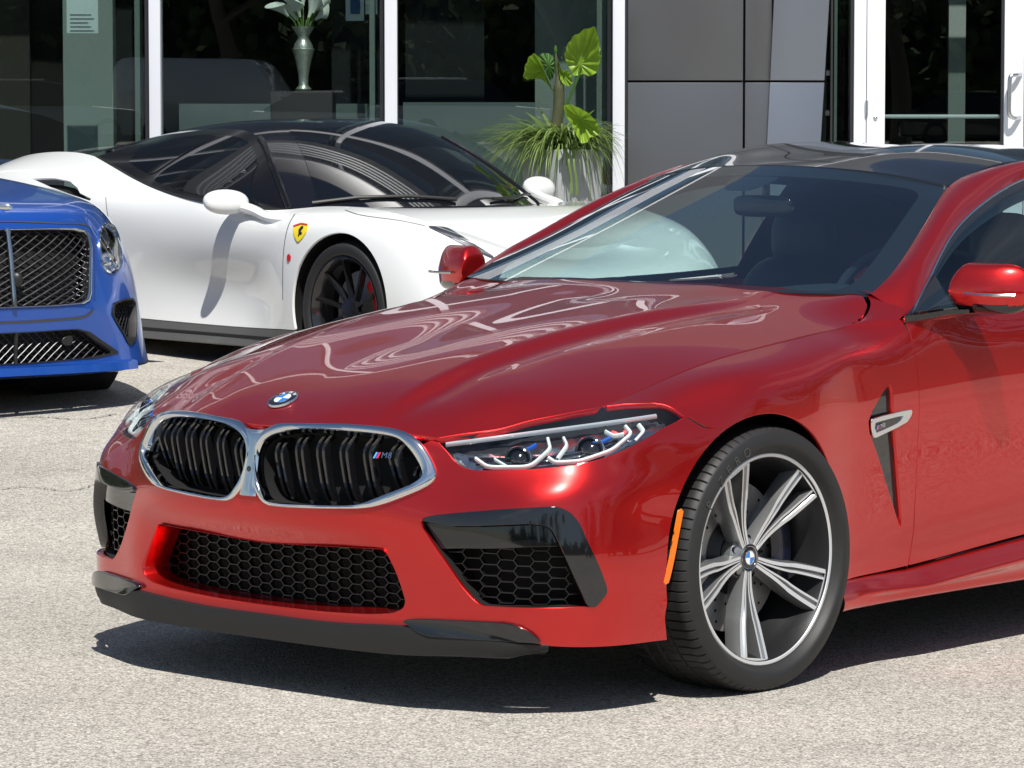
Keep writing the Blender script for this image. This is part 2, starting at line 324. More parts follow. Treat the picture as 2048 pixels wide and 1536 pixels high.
R_H = [(0,-0.909,0.65),(0.2,-0.897,0.655),(0.4,-0.85,0.655),(0.525,-0.803,0.65),(0.635,-0.742,0.652),(0.745,-0.665,0.655),(0.842,-0.592,0.665),(0.885,-0.51,0.677),(0.9,-0.44,0.688),(0.908,-0.36,0.7),(0.918,-0.24,0.718),(0.937,-0.08,0.755),(0.939,0.08,0.767),(0.932,0.22,0.776),(0.912,0.36,0.785),(0.903,0.5,0.79),(0.897,0.66,0.8),(0.897,0.95,0.805),(0.897,1.4,0.81)]
R_I = [(0,-0.903,0.672),(0.2,-0.889,0.676),(0.4,-0.84,0.674),(0.525,-0.795,0.667),(0.633,-0.71,0.676),(0.722,-0.605,0.694),(0.8,-0.525,0.714),(0.838,-0.46,0.729),(0.85,-0.41,0.738),(0.86,-0.335,0.753),(0.875,-0.22,0.782),(0.893,-0.06,0.815),(0.897,0.09,0.83),(0.897,0.22,0.84),(0.892,0.36,0.851),(0.884,0.495,0.861),(0.888,0.665,0.868),(0.886,0.95,0.875),(0.886,1.4,0.88)]
R_J = [(0,-0.895,0.69),(0.2,-0.88,0.697),(0.4,-0.825,0.692),(0.525,-0.788,0.678),(0.63,-0.678,0.699),(0.705,-0.555,0.729),(0.755,-0.455,0.746),(0.768,-0.41,0.756),(0.774,-0.37,0.768),(0.778,-0.3,0.786),(0.783,-0.2,0.811),(0.788,-0.045,0.843),(0.793,0.095,0.863),(0.796,0.22,0.878),(0.799,0.352,0.893),(0.803,0.484,0.907),(0.868,0.66,0.928),(0.868,0.95,0.935),(0.868,1.4,0.94)]
ROWS = []
for ri, r in enumerate([R_0, R_A, R_B, R_C, R_D, R_E, R_F, R_G, R_H, R_I, R_J]):
    r = list(r)
    for k, (x, y) in {11: (.947, -.08), 12: (.945, .08), 13: (.936, .22)}.items():
        if r[k] is None: t = (k-10)/4; r[k] = (x, y, r[10][2]*(1-t)+r[14][2]*t)
    x0, _, z0 = r[18]; hip = [0, 0, .4, .8, 1, 1, 1, 1, 1, .9, .5][ri]
    for y, dx, dz in ((1.9, 0, .0), (2.35, .02, .01), (2.83, .05, .02), (3.3, .03, .03), (3.7, -.03, .03)): r.append((x0+dx*hip, y, z0+dz*(ri/10)))
    r += [(.74, 3.90, z0+.02*ri/10), (.42, 3.975, z0+.02*ri/10), (0, 3.99, z0+.02*ri/10)]
    ROWS.append(r)
ROWS = np.array(ROWS, float)                                   # rows x stations x 3
full = np.concatenate([ROWS[:, :0:-1]*[-1, 1, 1], ROWS], 1)      # both sides
cu = np.r_[0, np.cumsum(np.sqrt(np.linalg.norm(np.diff(full, axis=1), axis=2)).mean(0))]
uf = []
for k in range(len(cu)-1):
    n = max(3, int(np.ceil(np.linalg.norm(full[5, k+1]-full[5, k])/.022))); uf += list(np.linspace(cu[k], cu[k+1], n, endpoint=False))
uf = np.array(uf+[cu[-1]])
DU = ncs(cu, full.transpose(1, 0, 2), uf)                       # dense stations x rows x 3
cv = np.linspace(0, 1, 11)
DG = ncs(cv, DU.transpose(1, 0, 2), np.linspace(0, 1, 81)).transpose(1, 0, 2)
for _ in range(3):                                              # fairing
    Q = DG.copy(); Q[1:-1] = .25*DG[:-2]+.5*DG[1:-1]+.25*DG[2:]; DG = Q
    Q = DG.copy(); Q[:, 1:-1] = .25*DG[:, :-2]+.5*DG[:, 1:-1]+.25*DG[:, 2:]; DG = Q
wgt = sstep(.35, .6, DG[:, :, 1])[..., None]                     # long flanks are fairer than the nose
for _ in range(26):
    Q = DG.copy(); Q[1:-1] = .25*DG[:-2]+.5*DG[1:-1]+.25*DG[2:]; Q[:, 1:-1] = .25*Q[:, :-2]+.5*Q[:, 1:-1]+.25*Q[:, 2:]; DG = DG*(1-wgt)+Q*wgt
SK = Surf(DG, flip=False)
mid = len(uf)//2
SK.u -= np.interp(0, DG[mid-6:mid+7, 40, 0], SK.u[mid-6:mid+7])
if SK.N[mid+3, 40, 1] > 0: SK.N *= -1
UC = int(np.argmin(np.abs(SK.u)))
SIDE = dict(urange=(UC-2, UC+int(np.sum((SK.u > 0) & (DG[:, 30, 1] < 2.2)))))
def skpx(Q): return SK.px(np.array(Q, float), **SIDE)
def skxz(Q): return SK.inv(np.array(Q, float), DG[:, :, [0, 2]], urange=(UC-2, UC+40))
def skyz(Q, i0=None): 
    a = UC+int(np.sum((SK.u > 0) & (DG[:, 30, 1] < -.5))); return SK.inv(np.array(Q, float), DG[:, :, [1, 2]], urange=(a, len(SK.u)-40))
VA = SK.v[8]                                                     # lower edge of the painted panels
def mir(L): return (np.asarray(L)*[-1, 1])[::-1]
# hood height field
HA = [(0,-.86,.718),(0,-.812,.741),(0,-.7,.785),(0,-.55,.83),(0,-.35,.880),(0,-.1,.927),(0,.15,.962),(0,.35,.984),(0,.55,1.0),(0,.7,1.01),
      (.2,-.84,.722),(.2,-.7,.778),(.3,-.4,.857),(.3,-.1,.916),(.3,.2,.955),(.3,.45,.984),(.4,-.78,.717),(.42,-.64,.770),(.45,-.4,.838),(.45,-.1,.898),(.45,.2,.940),(.45,.5,.974),
      (.52,-.7,.731),(.58,-.58,.770),(.62,-.4,.805),(.62,-.1,.872),(.62,.2,.916),(.62,.5,.955),(.79,.585,.936),(.735,.635,.978),(.3,.575,1.0),(.5,.61,.993),(.65,.64,.985),(.82,.7,.955)]+R_J[:16]
HA = np.array(HA); HA = np.vstack([HA, HA[HA[:, 0] > 0]*[-1, 1, 1]])
def tps(A, B):
    r2 = ((A[:, None, :2]-B[None, :, :2])**2).sum(2); return .5*r2*np.log(r2+1e-12)
nH = len(HA); KM = np.zeros((nH+3, nH+3)); KM[:nH, :nH] = tps(HA, HA)+np.eye(nH)*4e-4; KM[:nH, nH] = 1; KM[:nH, nH+1:] = HA[:, :2]; KM[nH:, :nH] = KM[:nH, nH:].T
WH = np.linalg.solve(KM, np.r_[HA[:, 2], 0, 0, 0])
CR1 = np.array([(.33,-.85),(.335,-.6),(.36,-.3),(.40,0),(.44,.3),(.47,.6)])      # power-dome crease (X at Y)
CR2 = np.array([(.45,-.75),(.47,-.5),(.515,-.2),(.565,.1),(.61,.4),(.64,.62)])   # outer crease
def hood_z(X, Y):
    A = np.stack([X.ravel(), Y.ravel()], 1); z = np.zeros(len(A))
    for k in range(0, len(A), 2000):
        a = A[k:k+2000]; z[k:k+2000] = tps(a, HA)@WH[:nH]+WH[nH]+a@WH[nH+1:]
    ax = np.abs(A[:, 0]); c1 = np.interp(A[:, 1], CR1[:, 1], CR1[:, 0]); c2 = np.interp(A[:, 1], CR2[:, 1], CR2[:, 0])
    amp = sstep(-.88, -.62, A[:, 1])*(1-.8*sstep(.15, .58, A[:, 1]))
    d1 = ax-c1; d2 = ax-c2
    z += amp*(.013*np.exp(-np.maximum(-d1, 0)/.13)*(d1 <= 0)+.013*(1-sstep(-.004, .06, d1))*(d1 > 0)-.006*sstep(0, .06, d1)*(1-sstep(-.07, -.002, d2)))
    z -= .013*np.exp(-(ax/.17)**2)*sstep(-.75, -.35, A[:, 1])*(1-sstep(.25, .56, A[:, 1]))      # shallow valley between the ridges
    return z.reshape(X.shape)
hx = np.linspace(-.84, .84, 169); hy = np.linspace(-.93, .72, 166)
HXX, HYY = np.meshgrid(hx, hy, indexing='ij'); HG = np.stack([HXX, HYY, hood_z(HXX, HYY)], -1)
HD = Surf(HG); HD.u = hx.copy(); HD.v = hy.copy()
if HD.N[80, 80, 2] < 0: HD.N *= -1
# ================================================================== the red coupe: parts
COUPE = tag(empty('sports_coupe', (0, 0, 0)), 'glossy red two-door coupe with twin chrome-ringed grilles, closest to the camera', 'car')
AMBER = mat('amber_lens', (.85, .17, .004), .25, coat=.5)
GLASSD = glass('windscreen_glass', (.80, .93, .90), 2.7)
SIDEG = glass('side_glass', (.70, .86, .86), 1.6)
LENS = glass('headlamp_lens', (.93, .95, .97), 1.0)
WHITEP = mat('light_guide_white', (.66, .72, .70), .18, coat=.6, emit=(.9, 1, .95, .08), var=(90, .18))
BARP = mat('daylight_bar_grey', (.48, .53, .56), .15, .3, .8, emit=(.9, 1, .95, .05))
BLUEP = mat('laser_blue_trim', (.02, .12, .55), .2, coat=.6)
DARKCHROME = mat('dark_chrome', (.36, .38, .41), .14, .95)
ROOFB = mat('gloss_carbon_roof', (.008, .009, .011), .1, 0, 1.0, .015)
def bodypt(uv, off): return SK.ev(uv)+SK.nr(uv)*off
def loft(name, loops, m, parent, closed=True, smooth=True, sharp=40, cap=None):
    L = [np.asarray(l) for l in loops]; n = len(L[0]); V = np.vstack(L); F = []
    for a in range(len(L)-1):
        for i in range(n if closed else n-1):
            j = (i+1) % n; F.append([a*n+i, a*n+j, (a+1)*n+j, (a+1)*n+i])
    if cap == 'end': F.append([(len(L)-1)*n+i for i in range(n)])
    o = mesh(name, V, F, m, parent, smooth, sharp=sharp)
    bm = bmesh.new(); bm.from_mesh(o.data); bmesh.ops.recalc_face_normals(bm, faces=bm.faces); bm.to_mesh(o.data); bm.free(); return o
CYB = lambda x: np.interp(abs(x), [0, .2, .4, .5, .58, .66], [-.77, -.768, -.76, -.74, -.69, -.60])
UARCH = skyz([(-.40, .30)])[0, 0]
# ---- outlines (uv)
k_out = skpx([(538,858),(560,849),(593,844),(639,844),(701,847),(762,852),(799,860),(824,872),(845,889),(862,915),(873,943),(873,954),(864,968),(830,986),(778,1006),(738,1016),(695,1018),(624,1017),(547,1012),(535,1008),(525,1000),(516,985),(512,975),(511,900),(516,878)])
k_in = skpx([(518,909),(525,891),(541,875),(565,866),(596,861),(655,862),(716,866),(762,871),(793,878),(811,891),(824,906),(836,925),(845,949),(839,961),(811,974),(762,992),(725,1006),(695,1010),(624,1009),(562,1006),(541,1001),(531,992),(524,974),(518,952)])
def evenloop(L, n):
    Q = cspl(L, 400)
    for _ in range(12): Q = .25*np.roll(Q, 1, 0)+.5*Q+.25*np.roll(Q, -1, 0)
    return resamp(Q, n, True)
k_out = evenloop(k_out, 160); k_in = evenloop(k_in, 160); kc = k_out.mean(0)
def startat(L): return np.roll(L, -int(np.argmin((L-kc)@np.array([1.0, .25])/np.linalg.norm(L-kc, axis=1))), 0)
k_out = startat(k_out); k_in = startat(k_in)
l_out = skpx([(866,877),(965,853),(1071,832),(1171,817),(1203,811),(1256,806),(1308,805),(1332,809),(1356,822),(1370,833),(1361,840),(1308,868),(1256,897),(1203,918),(1150,931),(1071,938),(992,941),(947,941),(926,936),(907,922),(886,897),(876,884)])
l_out = cround(l_out, .35, 3)
i_out = skpx([(840,1042),(843,1036),(860,1032),(933,1025),(1019,1018),(1105,1013),(1120,1015),(1142,1026),(1160,1047),(1184,1102),(1203,1144),(1215,1176),(1213,1188),(1190,1215),(1172,1214),(961,1212),(945,1200),(922,1173),(898,1138),(871,1099),(844,1056)])
i_out = cround(i_out, .3, 3)
c_half = skpx([(650,1093),(765,1099),(779,1117),(795,1148),(808,1183),(813,1202),(807,1217),(785,1227),(740,1229),(650,1224)])
ctop = skxz([(0, .382)])[0]; cbot = skxz([(0, .222)])[0]; ctop[0] = cbot[0] = 0
c_hole = np.vstack([[ctop], c_half, [cbot], mir(c_half)]); c_hole = cround(c_hole, .3, 3)
# ---- front bumper
i0 = int(np.argmin(((k_out-skpx([(845, 889)]))**2).sum(1))); i1 = int(np.argmin(((k_out-skpx([(512, 975)]))**2).sum(1)))
kpart = k_out[i0:i1+1] if i1 > i0 else np.vstack([k_out[i0:], k_out[:i1+1]])                                             # outer top corner, down and along the bottom to the centre bar
li0 = int(np.argmin(((l_out-skpx([(1370, 833)]))**2).sum(1))); li1 = int(np.argmin(((l_out-skpx([(876, 884)]))**2).sum(1)))
lpart = l_out[li0:li1+1]
ARCH = [(-.03+.372*math.cos(a)*(1 if math.cos(a) < 0 else .94), .343+.372*math.sin(a)) for a in np.linspace(math.radians(192), math.radians(-14), 40)]
ARCH = [(-.388, .172), (-.401, .23)]+ARCH+[(.318, .2)]
a_uv = skyz(ARCH)
kz = int(np.argmin(np.abs(np.array(ARCH)[:24, 0]+.185)))             # bumper / wing joint on the arch
bl = [np.array([0, VA])]
for uu in np.linspace(0, a_uv[0, 0], 40)[1:-1]: bl.append(np.array([uu, VA]))
half = np.vstack([bl, a_uv[:kz+1], skpx([(1410, 857), (1376, 837)]), lpart, skpx([(862, 881), (850, 887)]), kpart, [[0, kpart[-1, 1]]]])
b_out = np.vstack([half, mir(half[1:-1])])
def bump_disp(uv, P):   # pillars beside the openings swell a little, shallow flute under the lamps
    ax = np.abs(P[:, 0]); d = (1-sstep(.38, .50, ax))*(.007*np.exp(-((P[:, 2]-.452)/.016)**2)-.010*np.exp(-((P[:, 2]-.405)/.02)**2))+.006*np.exp(-((ax-.50)/.05)**2)*sstep(.24, .30, P[:, 2])*(1-sstep(.42, .5, P[:, 2])); return d
BUMP = SK.cut('front_bumper', b_out, [c_hole, i_out, mir(i_out)], RED, COUPE, step=.016, disp=bump_disp, flange=.02)
# ---- wings, doors, rear quarters
def side(f):
    o = f; m = mirrored(o, COUPE); return o, m
shut = SK.px(np.array([(1372,828),(1340,805),(1300,797),(1250,795)], float), **SIDE)
top_w = [np.array([uu, SK.v[-1]-.003]) for uu in np.linspace(SK.u[np.searchsorted(SK.u, l_out[:, 0].max()*0)]*0+skpx([(1213, 808)])[0, 0], skyz([(.655, .9)])[0, 0]-.004, 60)]
dl = skyz([(.662,.915),(.668,.86),(.672,.80),(.676,.70),(.682,.55),(.684,.45),(.676,.36),(.648,.275),(.642,.256)])
dl = np.array([[p[0], p[1]] for p in dl]); dlf = dl-[.0022, 0]; dld = dl+[.0022, 0]
VENT = skpx([(1780,768),(1766,784),(1744,823),(1737,843),(1739,866),(1746,884),(1763,935),(1783,1000),(1802,1060),(1803,1030),(1800,990),(1796,940),(1790,870),(1787,820),(1786,780)])
lt = l_out[:li0+1]; j0 = int(np.argmin(((lt-skpx([(1213, 810)]))**2).sum(1)))
wing = np.vstack([top_w, dlf[1:], [[dlf[-1, 0], VA+.004]], [[a_uv[-1, 0], VA+.004]], a_uv[::-1][1:len(a_uv)-kz], skpx([(1413, 853), (1379, 833)]), lt[j0:][::-1]])
WING = SK.cut('front_wing', wing, [VENT], RED, COUPE, step=.016, flange=.016); mirrored(WING, COUPE)
ue = skyz([(1.98, .6)])[0, 0]
dtop = [np.array([uu, SK.v[-1]-.002]) for uu in np.linspace(dld[0, 0], ue, 50)]
door = np.vstack([dtop, [[ue, VA+.004]], [np.array([uu, VA+.004]) for uu in np.linspace(ue, dld[-1, 0], 50)[1:]], dld[::-1][:-1]])
def door_disp(uv, P):
    return .0045*np.exp(-((P[:, 2]-.755-.02*(P[:, 1]-.7))/.018)**2)*sstep(.66, 1.2, P[:, 1])-.008*np.exp(-((P[:, 2]-.40)/.07)**2)*sstep(.68, 1.1, P[:, 1])
DOOR = SK.cut('door', door, [], RED, COUPE, step=.018, flange=.016, disp=door_disp); DOOR2 = mirrored(DOOR, COUPE)
RARCH = [(2.827+.385*math.cos(a), .345+.385*math.sin(a)) for a in np.linspace(math.radians(195), math.radians(-15), 40)]
ra = skyz(RARCH); uend = SK.u[-1]-.01
rq = np.vstack([[np.array([uu, SK.v[-1]-.002]) for uu in np.linspace(ue+.004, uend, 60)], [np.array([uu, VA]) for uu in np.linspace(uend, ra[-1, 0], 20)], ra[::-1], [np.array([uu, VA]) for uu in np.linspace(ra[0, 0], ue+.004, 12)]])
RQ = SK.cut('rear_quarter', rq, [], RED, COUPE, step=.03, flange=.015); mirrored(RQ, COUPE)
# ---- hood
hl = spl(np.array([(.525,-.790),(.575,-.742),(.63,-.680),(.67,-.615),(.705,-.557),(.735,-.498),(.755,-.457),(.7655,-.412)]), 30)
hs = np.array([(.7715,-.37),(.7755,-.30),(.7805,-.20),(.7855,-.045),(.7905,.095),(.7935,.22),(.7965,.352),(.80,.45),(.801,.51),(.793,.57),(.77,.62),(.735,.645),(.65,.652),(.5,.61),(.3,.575),(0,.555)])
hf = np.array([(0,-.899),(.05,-.899),(.11,-.893),(.2,-.884),(.3,-.864),(.40,-.831),(.455,-.812),(.50,-.797)])
hh = np.vstack([hf, hl, hs])
h_out = np.vstack([hh, (hh[1:-1]*[-1, 1])[::-1]])
HOOD = HD.cut('hood', h_out, [], RED, COUPE, step=.014, flange=.02)
# ---- black base under gaps so that joints read dark
V_, F_ = gridmesh((DG-SK.N*.03)[UC-70:UC+71, 10:]); inner_ok = False
# ---- splitter, flicks
su = np.linspace(-skpx([(1098, 1290)])[0, 0], skpx([(1098, 1290)])[0, 0], 90); tap = 1-sstep(.88, 1.0, np.abs(su)/su.max())*.75
prof = []
for vv_, off in ((VA+.003, .003), (VA-.006, .014), (VA-.016, .014), (SK.v[2], .004), (SK.v[0], -.008)):
    prof.append(bodypt(np.stack([su, VA+.003+(vv_-VA-.003)*tap], 1), (off*tap)[:, None]))
low = prof[-1].copy(); inn = low-SK.nr(np.stack([su, 0*su], 1))*.09; inn[:, 2] = .15
loft('front_splitter', prof+[low-[0, 0, .004], inn], MATTEBLACK, COUPE, closed=False, sharp=30)
fl = skpx([(811,1243),(822,1238),(860,1238),(900,1240),(1010,1245),(1040,1252),(1065,1266),(1086,1284),(1040,1283),(940,1278),(862,1273),(838,1264)])
FL = SK.cut('splitter_flick', cround(fl, .3, 3), [], GLOSSBLACK, COUPE, off=.017, flange=.02, step=.01); mirrored(FL, COUPE)
# ---- side skirt
ys = np.linspace(.305, 2.43, 60); sec = []
for y in ys:
    g = sstep(.34, .75, y); b = np.array(DG[UC+int(np.argmin(np.abs(DG[UC:UC+200, 9, 1]-y))), 9])
    zt = np.interp(y, [.3, .66, .95, 1.4, 2.4], [.25, .252, .272, .30, .29])
    sec.append([(b[0]-.02, y, zt+.002), (b[0]+.001, y, zt-.003), (b[0]+.012+.02*g, y, zt-.022-.004*g), (b[0]+.016+.034*g, y, zt-.034-.006*g), (b[0]+.018+.03*g, y, zt-.044-.008*g), (b[0]+.02, y, .20), (b[0]+.018, y, .182), (b[0]+.008, y, .172), (b[0]-.05, y, .168)])
sec = np.array(sec)
SKT = mesh('side_skirt', *gridmesh(np.stack([spl(s_, 26) for s_ in sec]), True), RED, COUPE, sharp=60); mirrored(SKT, COUPE)
# ---- wheel-arch liner and dark underbody
LG = np.array([[(xx, -.03+rr_*math.cos(q)*(1 if math.cos(q) < 0 else .95), .345+rr_*math.sin(q)) for rr_, xx in ((.374, .928), (.386, .90), (.39, .62))] for q in np.radians(np.linspace(192, -20, 60))])
AL = mesh('wheel_arch_liner', *gridmesh(LG), MATTEBLACK, COUPE); mirrored(AL, COUPE)
MB().add(*lathe([(.388, .94), (.39, .62), (.0, .61)], 48, 'x', (0, 2.827, .345))).build('wheel_arch_liner', MATTEBLACK, COUPE)
mb = MB(); mb.box2((-.60, -.72, .17), (.60, 3.7, .20)); mb.box2((-.86, .45, .18), (.86, 2.4, .21)); mb.build('underbody', VOID, COUPE)
MF = MB(); MF.box2((.80, .335, .2), (.90, .342, .53)); MF.build('mud_flap', MATTEBLACK, COUPE)
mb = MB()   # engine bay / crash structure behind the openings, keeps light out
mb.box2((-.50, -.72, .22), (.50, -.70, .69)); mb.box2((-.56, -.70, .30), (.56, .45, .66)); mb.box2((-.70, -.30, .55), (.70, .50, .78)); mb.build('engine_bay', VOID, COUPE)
mesh('lower_grille_back', *gridmesh(np.array([[(x, CYB(x), z) for z in (.165, .30, .44)] for x in np.linspace(-.66, .66, 41)])), VOID, COUPE)  # black sheet added behind the mesh to stop daylight leaking through
def seal(uv, dep=.005, r=.0042, n=60): P = spl(bodypt(np.asarray(uv), -dep), n, 'l'); return MB().tube(P, r, 6).build('rubber_seal', VOID, COUPE, smooth=True)  # rubber strip, near-black so the open gaps read as shade
for o_ in (seal([(t_[0], SK.v[-1]-.001) for t_ in top_w[::3]], .006, .005, 120), seal(dl, .006, .0035), seal(skpx([(1374, 835), (1411, 855), (1440, 872)]), .004, .0032)): mirrored(o_, COUPE)
# ---- kidney grille: chrome surround, slats
def ringpts(o, i, t, off):
    uv = o*(1-t)+i*t; return bodypt(uv, off)
KR = loft('grille_surround', [ringpts(k_out, k_in, t, off) for t, off in ((-.03, -.012), (-.02, .002), (.0, .007), (.10, .0105), (.45, .0135), (.80, .0125), (.95, .008), (1.0, .0), (1.03, -.02), (1.03, -.06))], CHROME, COUPE, sharp=50)
KR2 = mirrored(KR, COUPE)
KB = loft('grille_back', [ringpts(k_out, k_in, 1.06, -.02), ringpts(k_out, k_in, 1.07, -.10), ], VOID, COUPE, cap='end'); mirrored(KB, COUPE)
cbz = np.linspace(.508, .674, 30); cbar = []
for z in cbz:
    g = sstep(.60, .682, z); wdt = .024+.030*g**1.5+.006*sstep(.535, .508, z); p = SK.ev(skxz([(0.0, min(z, .676))]))[0]
    cbar.append([(x, SK.ev(skxz([(abs(x), min(z, .676))]))[0][1]-.0125*(1-.55*(abs(x)/wdt)**3), z+.004*g*(abs(x)/wdt)**1.6) for x in np.linspace(-wdt, wdt, 13)])
CB = mesh('grille_bridge', *gridmesh(np.array(cbar), True), CHROME, COUPE)
MB().add(*lathe([(.0001, -.0015), (.006, -.0015), (.0075, 0), (.0078, .004)], 20, 'y', (0, float(np.interp(.575, cbz, [c[6][1] for c in cbar]))-.0005, .575))).build('front_camera', GLOSSBLACK, COUPE, smooth=True)
kpoly = SK.ev(k_in)[:, [0, 2]]; kpoly = (kpoly-kpoly.mean(0))*1.02+kpoly.mean(0)
for xk in (.075, .145, .215, .285, .355, .425, .485):
    zz = np.linspace(.48, .72, 200); ins = inpoly(np.stack([0*zz+xk, zz], 1), kpoly); zz = zz[ins]
    if len(zz) < 4: continue
    zt, zb = zz[-1], zz[0]; yk = np.interp(xk, [0, .2, .4, .525], [-.925, -.915, -.878, -.825])
    zl = np.array([zt+.004, zt-.012, zt-.03, zt-.05, zb+(zt-zb)*.5, zb+.03, zb+.004]); yl = yk+np.array([.065, .05, .028, .020, .026, .042, .058])
    S = spl(np.stack([yl, zl], 1), 22); m_ = MB()
    for dx in (-.0105, .0105):
        fw = .0048; rib = []
        for (y, z) in S: rib.append([(xk+dx-fw, y+.022, z), (xk+dx-fw, y+.003, z), (xk+dx-fw*.7, y, z), (xk+dx+fw*.7, y, z), (xk+dx+fw, y+.003, z), (xk+dx+fw, y+.022, z)])
        m_.grid(np.array(rib))
    sl = m_.build('grille_slat', GLOSSBLACK, KR, smooth=True, sharp=50); mirrored(sl, KR2)
# ---- hexagon mesh grilles
def hexmesh(inside, place, pitch, h, a, b, u0, u1, v0, v1, wd=.0012, dp=.014):
    """inside(points)->mask, place(u,v,d)->xyz; u,v in metres"""
    E = {}
    for i in range(int(u0/pitch)-2, int(u1/pitch)+3):
        for j in range(int(v0/h)-2, int(v1/h)+3):
            cx, cy = i*pitch, j*h+(h/2 if i % 2 else 0)
            P = [(cx-a, cy+h/2), (cx+a, cy+h/2), (cx+b, cy), (cx+a, cy-h/2), (cx-a, cy-h/2), (cx-b, cy)]
            for k in range(6):
                p, q = P[k], P[(k+1) % 6]; key = tuple(sorted([(round(p[0], 4), round(p[1], 4)), (round(q[0], 4), round(q[1], 4))])); E[key] = 1
    m = MB()
    for p, q in E:
        p = np.array(p); q = np.array(q)
        if not inside(np.array([(p+q)/2]))[0]: continue
        t = (q-p)/np.linalg.norm(q-p); n = np.array([-t[1], t[0]])*wd; V = []
        for e in (p, q):
            for s_ in (1, -1):
                for d in (0, -dp): w_ = e+n*s_; V.append(place(w_[0], w_[1], d))
        m.add(V, [[0, 4, 6, 2], [0, 1, 5, 4], [2, 6, 7, 3], [0, 2, 3, 1], [4, 5, 7, 6]])
    return m
MESHB = mat('grille_mesh_black', (.008, .008, .008), .32, 0, .4, .12)
chx = SK.ev(c_hole)[:, [0, 2]]; CY = lambda x: np.interp(abs(x), [0, .2, .4, .5], [-.80, -.798, -.79, -.775])
hexmesh(lambda p: inpoly(p, chx), lambda u, v, d: (u, CY(u)-d, v), .041, .0252, .0135, .0275, -.5, .5, .2, .42).build('lower_grille_mesh', MESHB, COUPE)
loft('lower_grille_surround', [bodypt(c_hole, -.001), bodypt(c_hole, -.004)*[.995, 1, 1], np.stack([SK.ev(c_hole)[:, 0]*.975, [CY(x)-.004 for x in SK.ev(c_hole)[:, 0]], .302+(SK.ev(c_hole)[:, 2]-.302)*.86], 1)], RED, COUPE, sharp=50)
def iplace(uv3, rec):
    def f(u, v, d):
        q = np.array([[u, v]]); return (SK.ev(q)+SK.nr(q)*(-rec+d))[0]
    return f
im_poly = i_out
IM = hexmesh(lambda p: inpoly(p, i_out), iplace(None, .045), .051, .0262, .0195, .0315, i_out[:, 0].min(), i_out[:, 0].max(), i_out[:, 1].min(), i_out[:, 1].max()).build('side_grille_mesh', MESHB, COUPE); mirrored(IM, COUPE)
IB = loft('side_intake_duct', [bodypt(i_out, -.002), bodypt(i_out, -.05), bodypt(i_out, -.11)], VOID, COUPE, cap='end'); mirrored(IB, COUPE)
blade = skpx([(843,1040),(860,1033),(933,1026),(1019,1019),(1105,1014),(1120,1016),(1141,1027),(1158,1047),(1182,1102),(1201,1144),(1212,1176),(1211,1187),(1189,1214),(1175,1212),(1163,1185),(1138,1130),(1116,1080),(1104,1058),(1090,1050),(1060,1047),(960,1051),(905,1052),(870,1046)])
def blade_disp(uv, P): return np.zeros(len(P))+.004
BL = SK.cut('intake_blade', cround(blade, .3, 3), [], GLOSSBLACK, COUPE, off=.003, flange=.03, step=.012, disp=blade_disp); mirrored(BL, COUPE)
pan = skpx([(844,1046),(905,1055),(960,1054),(1060,1050),(1090,1053),(1102,1061),(1119,1092),(1060,1094),(960,1099),(873,1100)])
pv = pan[:, 1]
PN = SK.cut('intake_panel', pan, [], GLOSSBLACK, COUPE, off=-.022, flange=.02, step=.012, disp=lambda uv, P: .012*sstep(.48, .40, P[:, 2])*0-.25*np.maximum(0, .47-P[:, 2])*.25); mirrored(PN, COUPE)
# ---- headlights
def lg(name, pts, w_, off, m, parent, n=24, h=.006):
    uv = skpx(pts); P = spl(bodypt(uv, off), n, 'l') if len(pts) > 2 else resamp(bodypt(uv, off), n)
    P = bodypt(uv, off) if len(pts) == 2 else P
    V, F = sweep(P, 1.0, prof=[(-w_/2, -h/2), (w_/2, -h/2), (w_/2, h/2), (-w_/2, h/2)]); return mesh(name, V, F, m, parent, False)
HLI = tag(empty('headlight'), None); HLI.parent = COUPE
def sharp_line(pts, r=.25):
    P = np.array(pts, float); out_ = [P[0]]
    for i in range(1, len(P)-1):
        a, b, c = P[i-1], P[i], P[i+1]; p = b+(a-b)*r; q = b+(c-b)*r
        for t in np.linspace(0, 1, 5): out_.append((1-t)**2*p+2*t*(1-t)*b+t*t*q)
    out_.append(P[-1]); return np.array(out_)
def guide(name, pts, w_, off, m, parent, h=.008):
    P = sharp_line(bodypt(skpx(pts), off)); V, F = [], []
    nrm = SK.nr(skpx(pts)).mean(0); T = np.gradient(P, axis=0); T /= np.linalg.norm(T, axis=1)[:, None]; S_ = np.cross(T, nrm); S_ /= np.linalg.norm(S_, axis=1)[:, None]
    G = np.stack([P-S_*w_/2-nrm*h, P-S_*w_/2, P-S_*w_/4+nrm*h*.35, P+S_*w_/4+nrm*h*.35, P+S_*w_/2, P+S_*w_/2-nrm*h], 1)
    return mesh(name, *gridmesh(G), m, parent, True, sharp=50)
parts = []
hb = loft('housing', [bodypt(l_out, -.004), bodypt(l_out, -.02), bodypt(l_out.mean(0)+(l_out-l_out.mean(0))*.96, -.052)], SATINBLACK, HLI)
bk = SK.cut('reflector', l_out.mean(0)+(l_out-l_out.mean(0))*.97, [], DARKCHROME, HLI, off=-.05, flange=0, step=.014, disp=lambda uv, P: .006*np.sin(uv[:, 0]*95)*np.cos(uv[:, 1]*120))
parts += [hb, bk]
parts.append(guide('daylight_bar', [(889,880),(939,872),(1018,861),(1097,849),(1176,837),(1242,828),(1316,819)], .0085, -.018, BARP, HLI))
parts.append(guide('light_guide', [(948,911),(973,929),(1058,927),(1099,888),(1094,866)], .0085, -.014, WHITEP, HLI))
parts.append(guide('light_guide', [(986,909),(1003,920),(1013,926)], .006, -.02, WHITEP, HLI))
